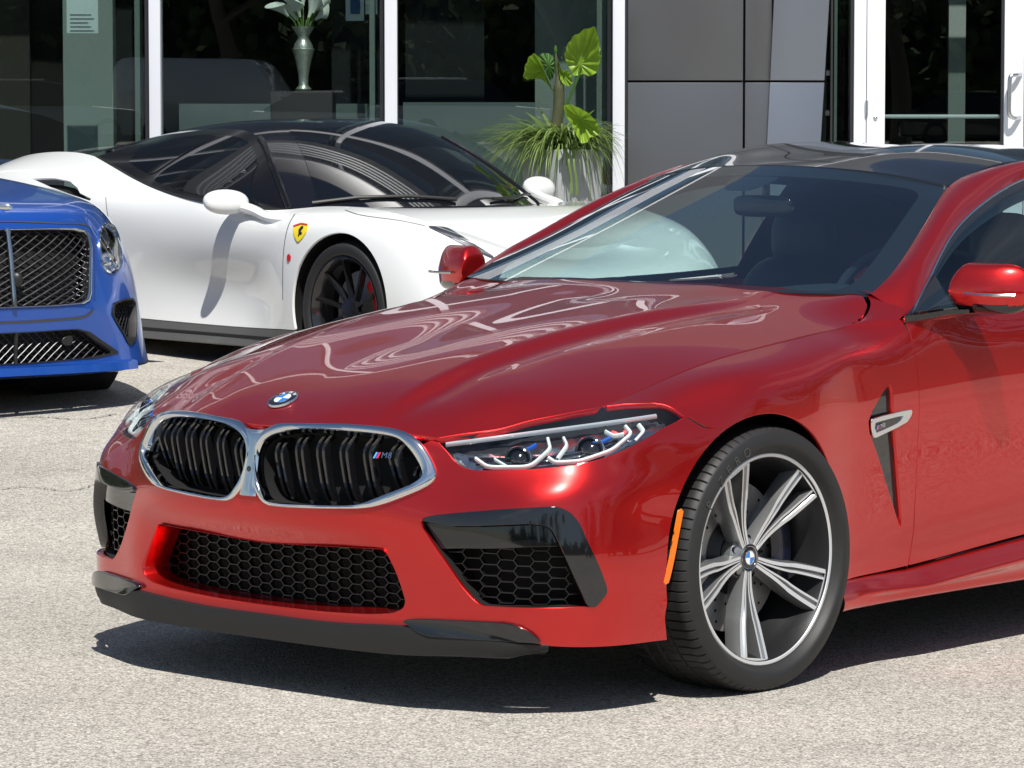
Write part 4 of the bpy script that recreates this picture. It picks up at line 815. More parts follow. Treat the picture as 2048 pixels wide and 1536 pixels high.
# ---- door mirrors
def door_mirror():
    E_ = empty('door_mirror'); E_.parent = COUPE; xs_ = np.linspace(0, 1, 26); secs = []
    for t in xs_:
        X_ = .908+.200*t; e = (1-np.clip((t-.55)/.45, 0, 1)**2.6)**.5 if t > .55 else 1; e0 = (1-np.clip((.12-t)/.12, 0, 1)**2*.35)
        zc = 1.003-.006*t; hz_ = (.066+.004*t)*max(e, .06)*e0; yf = .80+.045*t+.05*(t**3); yb = .905+.03*t; ring = []
        for q in np.linspace(0, 2*np.pi, 48, endpoint=False):
            f = lambda w_, k: np.sign(w_)*abs(w_)**(2/k); yc = (yf+yb)/2; hy_ = (yb-yf)/2*max(e, .15)
            cy = f(math.cos(q), 3.2); sz = f(math.sin(q), 2.8); yy = yc+hy_*cy; zz = zc+hz_*sz
            if sz > 0: yy += .018*sz*(1 if cy < 0 else .2)          # top leans back
            ring.append((X_, yy, zz))
        secs.append(ring)
    secs = np.array(secs); c0 = secs[0].mean(0); secs = np.concatenate([[c0+(secs[0]-c0)*f_ for f_ in (.02, .6, .92)]-np.array([.002, 0, 0]), secs], 0)
    def band(name, z0, z1, m, gr=0):
        idx = []; ang_ = np.linspace(0, 2*np.pi, 48, endpoint=False)
    V, F = gridmesh(np.concatenate([secs, secs[:, :1]], 1)); zc_ = V[:, 2]; up, lo, bs = [], [], []
    for f in F:
        rel = np.mean([(V[i, 2]-1.001) for i in f]); back = np.mean([V[i, 1] for i in f]) > .855
        (up if rel > -.012 else lo if rel > -.044 else bs).append(f)
    cen = V.mean(0)
    def sub(name, FF, m, sc_=1.0, parent=E_):
        ids = sorted({i for f in FF for i in f}); mp = {i: k for k, i in enumerate(ids)}; o_ = mesh(name, (V[ids]-cen)*sc_+cen, [[mp[i] for i in f] for f in FF], m, parent, True)
        bm = bmesh.new(); bm.from_mesh(o_.data); bmesh.ops.recalc_face_normals(bm, faces=bm.faces); bm.to_mesh(o_.data); bm.free()
        c_ = np.array([(v.co-Vector(cen)).dot(v.normal) for v in o_.data.vertices]).mean()
        if c_ < 0: o_.data.flip_normals()
        return o_
    P_ = [sub('upper_cap', up, RED, 1.0), sub('lower_cap', lo, RED, .985), sub('lower_shell', bs, GLOSSBLACK, .995)]
    P_.append(sub('shadow_gap', up+lo+bs, GLOSSBLACK, .965))
    ll = np.array([(.955, .812, .992), (1.0, .815, .991), (1.05, .828, .990), (1.09, .855, .990)]); P_.append(MB().tube(spl(ll, 14)+[0, -.006, -.004], .0045, 6).build('indicator_strip', SATINCHROME, E_, smooth=True))
    ft = MB(); F4 = lambda dy, dz: [(.868, .655+dy*.6, .930+dz), (.89, .70+dy*.8, .934+dz), (.92, .78+dy*.5, .944+dz*.8), (.965, .815+dy*.4, .945+dz*.6)]
    foot = np.array([F4(0, 0), F4(.005, -.016), F4(.16, -.016), F4(.16, .004), F4(0, 0)])
    ft.grid(foot); P_.append(ft.build('mirror_foot', GLOSSBLACK, E_, smooth=True, sharp=45))
    sail = MB(); sail.prism([(.868, .668, .925), (.870, .885, .935), (.800, .885, 1.030)], (-.012, 0, 0)); P_.append(sail.build('sail_panel', GLOSSBLACK, E_))
    return E_, P_
DM, P_ = door_mirror(); DM2 = empty('door_mirror'); DM2.parent = COUPE
for p in P_: mirrored(p, DM2)
# ================================================================== ground
FH = np.array([FWD[0], FWD[1], 0]); FH /= np.linalg.norm(FH); RH = RGT.copy()
def gz(x, y):
    """lot surface: level round the coupe, rising gently towards the showroom"""
    d = (np.asarray(x)-0)*FH[0]+(np.asarray(y)-0)*FH[1]
    t = d-2.5; s = np.where(t > 4, t, np.log1p(np.exp(np.minimum(t, 4)*2.2))/2.2)
    s = np.minimum(s, 9.4)
    back = np.clip((-d-25)/25, 0, 1); return .038*s-.038*np.log1p(np.exp(-2.5*2.2))/2.2*0+.5*back*back*(3-2*back)
def asphalt():
    m = bpy.data.materials.new('worn_aggregate_paving'); m.use_nodes = True; t = m.node_tree; b = t.nodes['Principled BSDF']; L = t.links.new
    tc = t.nodes.new('ShaderNodeTexCoord'); O = tc.outputs['Object']
    def noise(sc_, det, ro=.5):
        n = t.nodes.new('ShaderNodeTexNoise'); n.inputs['Scale'].default_value = sc_; n.inputs['Detail'].default_value = det; n.inputs['Roughness'].default_value = ro; L(O, n.inputs['Vector']); return n
    vo = t.nodes.new('ShaderNodeTexVoronoi'); vo.inputs['Scale'].default_value = 150; vo.inputs['Randomness'].default_value = 1; L(O, vo.inputs['Vector'])
    vo2 = t.nodes.new('ShaderNodeTexVoronoi'); vo2.inputs['Scale'].default_value = 260; L(O, vo2.inputs['Vector'])
    sp = t.nodes.new('ShaderNodeSeparateColor'); L(vo.outputs['Color'], sp.inputs[0])
    stone = t.nodes.new('ShaderNodeValToRGB'); e = stone.color_ramp.elements; e[0].position = 0; e[0].color = (.38, .35, .30, 1); e[1].position = 1; e[1].color = (.80, .755, .665, 1)
    for p, c in ((.2, (.54, .50, .44, 1)), (.45, (.67, .63, .555, 1)), (.75, (.74, .70, .615, 1))): q = e.new(p); q.color = c
    L(sp.outputs[0], stone.inputs[0])
    pit = t.nodes.new('ShaderNodeMapRange'); pit.inputs['From Min'].default_value = .3; pit.inputs['From Max'].default_value = .75; pit.inputs['To Min'].default_value = 1; pit.inputs['To Max'].default_value = .55; L(vo.outputs['Distance'], pit.inputs['Value'])
    n1 = noise(34, 6, .65); r1 = t.nodes.new('ShaderNodeMapRange'); r1.inputs['From Min'].default_value = .32; r1.inputs['From Max'].default_value = .68; r1.inputs['To Min'].default_value = .80; r1.inputs['To Max'].default_value = 1.14; L(n1.outputs[0], r1.inputs['Value'])
    n2 = noise(.55, 5, .6); r2 = t.nodes.new('ShaderNodeMapRange'); r2.inputs['From Min'].default_value = .3; r2.inputs['From Max'].default_value = .7; r2.inputs['To Min'].default_value = .80; r2.inputs['To Max'].default_value = 1.10; L(n2.outputs[0], r2.inputs['Value'])
    n3 = noise(3.1, 8, .7); r3 = t.nodes.new('ShaderNodeMapRange'); r3.inputs['From Min'].default_value = .58; r3.inputs['From Max'].default_value = .72; r3.inputs['To Min'].default_value = 1; r3.inputs['To Max'].default_value = .78; L(n3.outputs[0], r3.inputs['Value'])
    n4 = noise(1.7, 3, .5); r4 = t.nodes.new('ShaderNodeMapRange'); r4.inputs['From Min'].default_value = .68; r4.inputs['From Max'].default_value = .76; r4.inputs['To Min'].default_value = 1; r4.inputs['To Max'].default_value = .72; L(n4.outputs[0], r4.inputs['Value'])
    prev = stone.outputs[0]
    for f in (pit.outputs[0], r1.outputs[0], r2.outputs[0], r3.outputs[0], r4.outputs[0]):
        mm = t.nodes.new('ShaderNodeMixRGB'); mm.blend_type = 'MULTIPLY'; mm.inputs[0].default_value = 1; L(prev, mm.inputs[1]); L(f, mm.inputs[2]); prev = mm.outputs[0]
    L(prev, b.inputs['Base Color']); b.inputs['Roughness'].default_value = .85; b.inputs['Specular IOR Level'].default_value = .25
    hgt = t.nodes.new('ShaderNodeMath'); hgt.operation = 'ADD'; L(vo.outputs['Distance'], hgt.inputs[0]); L(vo2.outputs['Distance'], hgt.inputs[1])
    bp = t.nodes.new('ShaderNodeBump'); bp.inputs['Strength'].default_value = .9; bp.inputs['Distance'].default_value = .0045; bp.invert = True; L(hgt.outputs[0], bp.inputs['Height']); L(bp.outputs[0], b.inputs['Normal']); return m
ASPH = asphalt()
gx = np.r_[np.linspace(-300, -30, 10), np.linspace(-26, 30, 113), np.linspace(35, 300, 10)]; gy = np.r_[np.linspace(-300, -40, 10), np.linspace(-36, 30, 133), np.linspace(35, 300, 10)]
GXX, GYY = np.meshgrid(gx, gy, indexing='ij'); GG = np.stack([GXX, GYY, gz(GXX, GYY)-gz(0, 0)*1.0], -1)
GZ0 = float(gz(0, 0))
tag(mesh('ground', *gridmesh(GG), ASPH, None, True), kind='structure')
# hairline cracks in the paving
CRK = mat('crack_filler', (.10, .095, .085), .9)
def crack(name, pts, w_, lab):
    P = spl(np.array([at(x, y, 2, 0.0) for x, y in pts]), 60); P += np.c_[RNG.normal(0, .006, (60, 2)), np.zeros(60)]; P[:, 2] = gz(P[:, 0], P[:, 1])-GZ0+.004
    T = np.gradient(P, axis=0); S = np.stack([-T[:, 1], T[:, 0], 0*T[:, 0]], 1); S /= np.linalg.norm(S, axis=1)[:, None]; ww = (w_*(.5+RNG.random(60)))[:, None]
    o = mesh(name, *gridmesh(np.stack([P-S*ww, P+S*ww], 1)), CRK); tag(o, kind='structure'); return o
crack('paving_crack', [(-40, 902), (80, 898), (160, 901), (232, 893)], .004, '')
crack('paving_crack', [(-30, 1012), (60, 1004), (130, 1010), (190, 1000)], .003, '')
# ================================================================== showroom
DB = 21.3
OB = np.array([CAMP[0], CAMP[1], 0])+FH*DB
ZF = .49                                                       # showroom floor level
def fp(px, py, n=0.0):
    """point of the vertical plane n metres behind the glass line seen at (px,py)"""
    d = ray(px, py); t = (DB+n)/(d@FH); return CAMP+d*t
def fb(x, n, z): return OB+RH*x+FH*n+np.array([0, 0, z])
def xb(px): return float((fp(px, 218)-OB)@RH)
def zb(py): return float(fp(1024, py)[2])
SHOW = tag(empty('showroom_building', fb(0, 0, ZF)), 'showroom front of tall white-framed windows, grey metal panels and a glazed door', 'building')
OFFB = np.array(SHOW.location)
RB = np.stack([RH, FH, [0, 0, 1]], 1)
WHITEF = mat('white_powder_coat', (.72, .74, .78), .35); DKFRAME = mat('dark_gasket', (.02, .02, .024), .5); PANEL = mat('grey_metallic_panel', (.115, .120, .127), .30, .45, var=(.9, .12), bump=(1.1, .12, .03)); PANEL_SKY = mat('sky_tinted_panel', (.18, .20, .235), .30, .45, var=(.9, .10), bump=(1.1, .12, .03))
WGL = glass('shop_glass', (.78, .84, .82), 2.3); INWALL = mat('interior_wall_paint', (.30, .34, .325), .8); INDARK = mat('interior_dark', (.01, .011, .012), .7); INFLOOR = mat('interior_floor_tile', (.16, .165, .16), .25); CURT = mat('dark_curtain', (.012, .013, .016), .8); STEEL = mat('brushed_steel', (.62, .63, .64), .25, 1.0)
def bbox(name, x0, x1, n0, n1, z0, z1, m, parent=SHOW, bevel=0):
    mb = MB(); mb.box(fb((x0+x1)/2, (n0+n1)/2, (z0+z1)/2)-OFFB, (abs(x1-x0), abs(n1-n0), abs(z1-z0)), RB); return mb.build(name, m, parent, bevel=bevel)
ZT = 6.4
MX = [(-188, -163), (300, 323), (770, 795), (1225, 1249)]
for a_, b_ in [(-2565, -2540), (-2090, -2065), (-1615, -1590), (-1138, -1113), (-660, -635)]+MX:
    bbox('mullion', xb(a_), xb(b_), -.05, .12, ZF-.1, ZT, WHITEF, bevel=.004)
    bbox('mullion_gasket', xb(a_)-.03, xb(a_)-.002, .03, .20, ZF-.1, ZT, DKFRAME)
bbox('mullion_gasket', xb(1249), xb(1255), -.02, .06, ZF-.1, ZT, DKFRAME)
xs_p = [(-2540, -2090), (-2065, -1615), (-1590, -1138), (-1113, -660), (-635, -188), (-163, 300), (323, 770), (795, 1225)]
for a_, b_ in xs_p:
    for z0, z1 in ((ZF, 3.22), (3.40, ZT-.1)): bbox('window_pane', xb(a_)-.01, xb(b_)+.01, .03, .042, z0, z1, WGL)
    bbox('transom', xb(a_), xb(b_), -.045, .11, 3.22, 3.40, WHITEF); bbox('sill_rail', xb(a_), xb(b_), -.045, .11, ZF-.1, ZF+.09, WHITEF)
    bbox('window_reveal', xb(b_)-.09, xb(b_)-.06, .045, .20, ZF, ZT-.1, mat('frame_grey_green', (.20, .235, .22), .5) if 'frame_grey_green' not in MATS else MATS['frame_grey_green'])
# metal cladding bay
zj = zb(163); xj = xb(1487)
gp = .006
for x0, x1 in ((xb(1255), xj-gp), (xj+gp, xb(1542))):
    for z0, z1 in ((ZF-.15, zj-gp), (zj+gp, zj+1.6), (zj+1.612, zj+3.2), (zj+3.212, ZT)): bbox('cladding_panel', x0, x1, -.04, .02, z0, z1, PANEL, bevel=.004)
def slant(name, x00, x01, x10, x11, n0, n1, z0, z1, m):
    mb = MB(); P = []
    for (xa, xc, z) in ((x00, x01, z0), (x10, x11, z1)):
        P += [fb(xa, n0, z)-OFFB, fb(xc, n1, z)-OFFB, fb(xc, n1+.06, z)-OFFB, fb(xa, n0+.06, z)-OFFB]
    mb.add(P, [[0, 1, 5, 4], [1, 2, 6, 5], [2, 3, 7, 6], [3, 0, 4, 7], [0, 3, 2, 1], [4, 5, 6, 7]]); return mb.build(name, m, SHOW, bevel=.004)
def xs_(px0, py0, px1, py1, z):   # x of a slanting edge at height z
    za, zc = zb(py0), zb(py1); t = (z-za)/(zc-za); return xb(px0)*(1-t)+xb(px1)*t
for z0, z1 in ((ZF-.15, zj-gp), (zj+gp, zj+1.6), (zj+1.612, zj+3.2), (zj+3.212, ZT)):
    L_ = lambda z: xs_(1545, 0, 1533, 275, z); R_ = lambda z: xs_(1657, 0, 1642, 275, z)
    slant('cladding_return', L_(z0), R_(z0), L_(z1), R_(z1), -.075, -.02, z0, z1, PANEL_SKY)  # same grey metal made paler and bluer: reflected sky put into the colour
bbox('cladding_core', xb(1256), xb(1640), .03, .5, ZF-.15, ZT, DKFRAME)
# side light and door
bbox('side_light', xb(1640), xb(1706), .05, .06, ZF, 3.2, WGL); bbox('side_light_bar', xb(1662), xb(1666), .04, .10, ZF, 3.2, DKFRAME)
bbox('side_light_post', xb(1672), xb(1678), .14, .20, ZF, 3.2, MATS['frame_grey_green'])
for y_ in (146, 226): bbox('latch', xb(1651), xb(1659), .0, .04, zb(y_+5), zb(y_-5), DKFRAME)
bbox('door_gasket', xb(1700), xb(1706.5), -.02, .08, ZF, 3.2, DKFRAME); bbox('door_jamb', xb(1706), xb(1730.5), -.05, .1, ZF, 3.25, WHITEF, bevel=.004)
DOORB = empty('glazed_door', fb(0, 0, ZF)-OFFB); DOORB.parent = SHOW
def dbox(name, x0, x1, n0, n1, z0, z1, m, bevel=0):
    mb = MB(); mb.box(fb((x0+x1)/2, (n0+n1)/2, (z0+z1)/2)-np.array(fb(0, 0, ZF)), (abs(x1-x0), abs(n1-n0), abs(z1-z0)), RB); return mb.build(name, m, DOORB, bevel=bevel)
dbox('stile', xb(1731.5), xb(1768), -.055, .0, ZF+.01, 3.0, WHITEF, .004); dbox('stile', xb(2005.5), xb(2044.5), -.055, .0, ZF+.01, 3.0, WHITEF, .004); dbox('bottom_rail', xb(1768), xb(2005), -.05, -.005, ZF+.01, ZF+.28, WHITEF, .004); dbox('top_rail', xb(1768), xb(2005), -.05, -.005, 2.85, 3.0, WHITEF, .004)
dbox('door_glass', xb(1767), xb(2007), -.03, -.02, ZF+.27, 2.86, WGL); dbox('glazing_bead', xb(2000), xb(2005.5), -.04, -.002, ZF+.28, 2.85, DKFRAME)
mb = MB(); mb.tube([fb(xb(1768), .03, zb(233))-fb(0, 0, ZF), fb(xb(2005), .03, zb(233))-fb(0, 0, ZF)], .012, 10); mb.build('push_bar', WHITEF, DOORB, smooth=True)
hp = [(2038, 149, -.055), (2026, 150, -.10), (2017, 152, -.115), (2014, 158, -.12), (2013, 190, -.12), (2013, 225, -.12), (2017, 233, -.115), (2024, 236, -.10), (2037, 235, -.055)]
mb = MB(); mb.tube(spl(np.array([fb(xb(x), n, zb(y))-fb(0, 0, ZF) for x, y, n in hp]), 40), .0125, 12); mb.build('pull_handle', STEEL, DOORB, smooth=True)
for y_ in (215, -30): mb = MB(); mb.tube([fb(xb(1731), -.062, zb(y_+14))-fb(0, 0, ZF), fb(xb(1731), -.062, zb(y_-14))-fb(0, 0, ZF)], .009, 10); mb.build('hinge', STEEL, DOORB, smooth=True)
V, F = lathe([(.0001, -.006), (.011, -.006), (.013, 0)], 16, 'y'); mesh('lock_cylinder', V@RB.T+fb(xb(1749), -.055, zb(236))-fb(0, 0, ZF), F, STEEL, DOORB, True)
bbox('door_jamb', xb(2046), xb(2120), -.05, .1, ZF, 3.25, WHITEF, bevel=.004); bbox('window_pane', xb(2120), xb(2600), .03, .042, ZF, ZT, WGL); bbox('mullion', xb(2600), xb(2625), -.05, .12, ZF-.1, ZT, WHITEF); bbox('door_head', xb(1640), xb(2120), -.05, .1, 3.25, 3.4, WHITEF); bbox('window_pane', xb(1640), xb(2120), .03, .042, 3.4, ZT, WGL)
bbox('mullion', xb(1870), xb(1895), -.05, .12, 3.4, ZT, WHITEF)
for k in range(4):
    for z0, z1 in ((ZF-.15, zj-gp), (zj+gp, zj+1.6), (zj+1.612, zj+3.2), (zj+3.212, ZT)): bbox('cladding_panel', xb(2627+k*443)+gp, xb(2627+(k+1)*443)-gp, -.04, .02, z0, z1, PANEL, bevel=.004)
bbox('cladding_core', xb(2626), xb(4400), .03, 9, ZF-.15, ZT, DKFRAME); bbox('end_wall', xb(-2600), xb(-2566), -.04, 9, ZF-.15, ZT+2.2, PANEL)
# fascia, canopy and added fins above
bbox('fascia', xb(-2565), xb(4400), -.06, .5, ZT+.14, ZT+.9, PANEL); bbox('fascia_trim', xb(-2565), xb(4400), -.08, .5, ZT, ZT+.13, WHITEF); bbox('upper_cladding', xb(-2565), xb(4400), -.03, .5, ZT+.9, ZT+2.2, PANEL)
for k in range(5): bbox('stripe_fin', xb(-2565), xb(1225), -.35, -.07, 4.55+k*.20, 4.62+k*.20, WHITEF)  # out of view; fins added and sized for the pale stripes on the bonnet
# interior
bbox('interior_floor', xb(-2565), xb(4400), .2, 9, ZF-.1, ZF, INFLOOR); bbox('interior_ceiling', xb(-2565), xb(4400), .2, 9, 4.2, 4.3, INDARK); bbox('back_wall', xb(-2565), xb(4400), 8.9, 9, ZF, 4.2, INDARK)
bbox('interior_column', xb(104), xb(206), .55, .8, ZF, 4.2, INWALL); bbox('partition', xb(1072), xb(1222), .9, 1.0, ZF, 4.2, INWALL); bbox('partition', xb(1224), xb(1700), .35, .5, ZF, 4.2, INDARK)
bbox('display_unit', xb(330), xb(768), .9, 1.5, ZF, zb(207), mat('display_grey', (.15, .18, .18), .6)); bbox('dark_screen', xb(208), xb(285), .7, .75, ZF, 4.2, CURT); bbox('dark_screen', xb(640), xb(775), 1.4, 1.5, zb(207), 4.2, CURT); bbox('display_unit', xb(798), xb(1072), .8, 1.4, ZF, zb(204), MATS['display_grey']); bbox('dark_screen', xb(798), xb(965), 1.3, 1.38, zb(204), 4.2, CURT)
for px0 in (-150, -60, 20): bbox('dark_curtain_fold', xb(px0), xb(px0+84), .8+.05*(px0 % 3), .9, ZF, 4.2, mat('brown_curtain', (.05, .042, .036), .9) if 'brown_curtain' not in MATS else MATS['brown_curtain'])
bbox('interior_post', xb(1925), xb(1960), .7, .76, ZF, 3.3, mat('post_grey', (.24, .27, .26), .6))
PAPER = mat('paper_white', (.70, .76, .78), .7); PBLUE = mat('poster_blue', (.04, .10, .28), .6)
pst = bbox('window_notice', xb(133), xb(196), .045, .047, zb(66), zb(-20), PAPER); 
for k in range(5): bbox('notice_line', xb(140), xb(140+48-6*(k % 3)), .0425, .0445, zb(60-k*8+2), zb(60-k*8), MATS['frame_grey_green'])
for a_, b_, y_ in ((678, 716, 34), (719, 744, 20)): bbox('wall_poster', xb(a_), xb(b_), .9, .905, zb(y_), zb(y_-60), PAPER); bbox('poster_print', xb(a_+10), xb(b_-8), .893, .899, zb(y_-14), zb(y_-50), PBLUE)
# kerb and raised walk in front of the showroom
WALK = mat('walk_concrete', (.42, .41, .39), .85, var=(3, .1), bump=(60, .3, .004))
mb = MB(); mb.box(fb(0, -1.2, ZF-.09), (26, 2.3, .16), RB); tag(mb.build('pavement', WALK, None, bevel=.02), kind='structure')
# ================================================================== planter, flowers in the window
POTM = mat('grey_planter', (.30, .315, .31), .6, var=(8, .06)); SOIL = mat('soil', (.03, .022, .015), .95)
LEAFG = mat('strap_leaf_green', (.17, .25, .065), .42, var=(11, .55)); LEAFY = mat('elephant_leaf', (.22, .36, .030), .38, var=(14, .3)); LEAFD = mat('elephant_leaf_dark', (.06, .15, .025), .42, var=(14, .3)); STEMM = mat('stem_brown', (.055, .06, .025), .7, var=(20, .4)); LILY = mat('lily_white', (.85, .85, .80), .5); LSTEM = mat('lily_stem', (.16, .26, .06), .5); MERC = mat('mercury_glass', (.70, .68, .62), .38, .7, bump=(60, .5, .004), var=(25, .35))
for m_ in (LEAFG, LEAFY, LEAFD, LILY):
    m_.node_tree.nodes['Principled BSDF'].inputs['Subsurface Weight'].default_value = 0
def translucent(m, k=.35):
    t = m.node_tree; b = t.nodes['Principled BSDF']; o = t.nodes['Material Output']; tr = t.nodes.new('ShaderNodeBsdfTranslucent'); mx_ = t.nodes.new('ShaderNodeMixShader'); mx_.inputs[0].default_value = k
    src = b.inputs['Base Color'].links[0].from_socket if b.inputs['Base Color'].links else None
    if src: t.links.new(src, tr.inputs[0])
    else: tr.inputs[0].default_value = b.inputs['Base Color'].default_value
    t.links.new(b.outputs[0], mx_.inputs[1]); t.links.new(tr.outputs[0], mx_.inputs[2]); t.links.new(mx_.outputs[0], o.inputs[0])
for m_ in (LEAFG, LEAFY, LEAFD): translucent(m_)
PD = -.75
def pp(px, py, n=0.0): return fp(px, py, PD+n)
base = pp(1125, 300); base[2] = ZF-.01; PL = tag(empty('planter', base), 'square grey planter by the window, with a trunked big-leaf plant in drooping strap leaves', 'planter')
ob = np.array(base); hw_t, hw_b, ht = .165, .125, pp(1125, 298)[2]-ob[2]
mb = MB(); q = [(-1, -1), (1, -1), (1, 1), (-1, 1)]; rr_ = math.radians(38); Rz = lambda x, y: (RH*(x*math.cos(rr_)-y*math.sin(rr_))+FH*(x*math.sin(rr_)+y*math.cos(rr_)))
P_b = [Rz(x*hw_b, y*hw_b) for x, y in q]; P_t = [Rz(x*hw_t, y*hw_t)+[0, 0, ht] for x, y in q]; P_i = [Rz(x*hw_t*.88, y*hw_t*.88)+[0, 0, ht] for x, y in q]; P_s = [Rz(x*hw_t*.86, y*hw_t*.86)+[0, 0, ht-.05] for x, y in q]
mb.add(P_b+P_t+P_i+P_s, [[3, 2, 1, 0]]+[[i, (i+1) % 4, 4+(i+1) % 4, 4+i] for i in range(4)]+[[4+i, 4+(i+1) % 4, 8+(i+1) % 4, 8+i] for i in range(4)]+[[8+i, 8+(i+1) % 4, 12+(i+1) % 4, 12+i] for i in range(4)]); mb.build('pot', POTM, PL, bevel=.006)
mesh('soil', P_s, [[0, 1, 2, 3]], SOIL, PL, False)
top = np.array([0, 0, ht])
# strap leaves: many thin arching blades, two clumps
def blade(mb, p0, dr, L, up, droop, w_, n=9):
    P = []; d = nz(dr)
    for t in np.linspace(0, 1, n): P.append(p0+d*L*t*(1-.25*t)+np.array([0, 0, up*t-droop*t*t*(1+.4*t)]))
    P = np.array(P); T = np.gradient(P, axis=0); S = np.cross(T, [0, 0, 1.0]); S /= np.linalg.norm(S, axis=1)[:, None]+1e-9; ww = w_*np.sin(np.pi*np.linspace(.18, .99, n))[:, None]
    mb.grid(np.stack([P-S*ww, P+[0, 0, -.25*w_], P+S*ww], 1))
mb = MB()
for k in range(900):
    a_ = RNG.uniform(0, 2*np.pi); ca = math.cos(a_); dr = RH*ca*1.25+FH*math.sin(a_)*.8; L = RNG.uniform(.14, .52)*(1.12 if ca < 0 else .72); r0 = RNG.uniform(0, .12); up = RNG.uniform(.05, .20)
    blade(mb, top+dr*r0+[0, 0, RNG.uniform(-.01, .10)], dr+RNG.normal(0, .30, 3)*[1, 1, 0], L, up, up*RNG.uniform(.25, 1.7)*(1 if RNG.random() < .82 else 2.0), RNG.uniform(.003, .006))
for px_, py_, e_ in ((1035, 245, .34), (1050, 225, .36), (1020, 262, .30), (1075, 215, .34), (1195, 240, .3), (1190, 220, .28)):
    q1 = pp(px_, py_, RNG.uniform(-.1, .1))-ob; p0 = top+(q1-top)*[.15, .15, 0]; n_ = 8; P = np.array([p0+(q1-p0)*t+np.array([0, 0, .03*math.sin(3*t)]) for t in np.linspace(0, 1, n_)]); S = np.cross(np.gradient(P, axis=0), FH); S /= np.linalg.norm(S, axis=1)[:, None]; ww = .010*np.sin(np.pi*np.linspace(.3, .98, n_))[:, None]; mb.grid(np.stack([P-S*ww, P+S*ww], 1))
o = mb.build('strap_leaves', LEAFG, PL, smooth=True); o['kind'] = 'stuff'
for x0, x1 in ((1108, 1142), (1126, 1152)):   # the two long hanging blades
    P = spl(np.array([pp(x0, 300, -.2), pp((x0+x1)/2+8, 303, -.25), pp(x1-4, 325, -.28), pp(x1, 352, -.28), pp(x1+2, 390, -.28)])-ob, 24); S = RH*.006; mesh('hanging_leaf', *gridmesh(np.stack([P-S, P+S], 1)), LEAFG, PL)
# trunk
tk = spl(np.array([top+[0, 0, -.02], pp(1112, 270)-ob, pp(1116, 230)-ob, pp(1118, 195)-ob, pp(1117, 160)-ob, pp(1113, 125)-ob, pp(1111, 100)-ob]), 40)
MB().tube(tk, np.interp(np.linspace(0, 1, 40), [0, .3, .62, .72, .9, 1], [.036, .032, .030, .014, .009, .003]), 12).build('stem', STEMM, PL, smooth=True, sharp=80)
MB().tube(spl(np.array([pp(1120, 240)-ob, pp(1135, 205)-ob, pp(1150, 170)-ob, pp(1162, 135)-ob]), 16), .008, 8).build('leaf_stalk', LEAFD, PL, smooth=True)
MB().tube(spl(np.array([pp(1115, 250)-ob, pp(1128, 225)-ob, pp(1133, 215)-ob, pp(1150, 222, -.30)-ob]), 16), .007, 8).build('leaf_stalk', LEAFD, PL, smooth=True)
def big_leaf(name, outline, mid, m, dep, fold, nn=0.0):
    """outline: pixels of half-rib ends round the leaf; mid: midrib start, end; ribs give ripple"""
    c0 = pp(*mid[0], nn)-ob; O = np.array([pp(x, y, nn)-ob for x, y in outline]); n_ = 60; O = cspl(O, n_); rip = np.arange(n_)
    V = []; rings = 9
    for r in range(rings):
        t = r/(rings-1); ring = c0+(O-c0)*t; w_ = .012*t*(np.cos(rip*np.pi*2/5)); ring = ring+FH[None]*(w_[:, None]-fold*(t**1.5)*np.cos((rip/n_)*2*np.pi)[:, None]*.06-dep*t*t); ring += (O-c0)*(.03*t**3*np.cos(rip*np.pi*2/5))[:, None]; V.append(ring)
    G_ = np.array(V); G_ = np.concatenate([G_, G_[:, :1]], 1); return mesh(name, *gridmesh(G_), m, PL, True)
big_leaf('big_leaf', [(1188,56),(1198,100),(1196,140),(1180,152),(1165,148),(1150,152),(1140,138),(1130,118),(1133,95),(1145,75),(1165,62)], [(1160, 128)], LEAFD if False else LEAFY, .06, 1)
big_leaf('big_leaf', [(1187,62),(1201,95),(1201,125),(1192,145),(1186,150),(1188,110)], [(1188, 120)], LEAFD, -.03, 0)
big_leaf('big_leaf', [(1068,108),(1080,120),(1092,150),(1108,185),(1104,180),(1085,160),(1065,158),(1049,157),(1050,135),(1058,115)], [(1088, 142)], LEAFY, .05, 1)
big_leaf('big_leaf', [(1078,112),(1092,106),(1105,112),(1110,130),(1106,155),(1100,160),(1090,140)], [(1098, 132)], LEAFD, -.02, 0)
big_leaf('big_leaf', [(1116,118),(1124,140),(1136,142),(1144,168),(1135,172),(1124,165),(1118,145)], [(1124, 148)], LEAFY, .03, 0)
big_leaf('big_leaf', [(1128,212),(1140,209),(1158,216),(1178,228),(1198,256),(1194,272),(1182,275),(1170,287),(1158,280),(1148,258),(1136,240)], [(1160, 238)], LEAFY, .07, 1, -.30)
MB().tube(spl(np.array([pp(1112, 108)-ob, pp(1111, 98)-ob, pp(1112, 90)-ob]), 10), np.array([.004, .007, .009, .010, .010, .009, .008, .006, .004, .001]), 8).build('leaf_bud', LEAFD, PL, smooth=True)
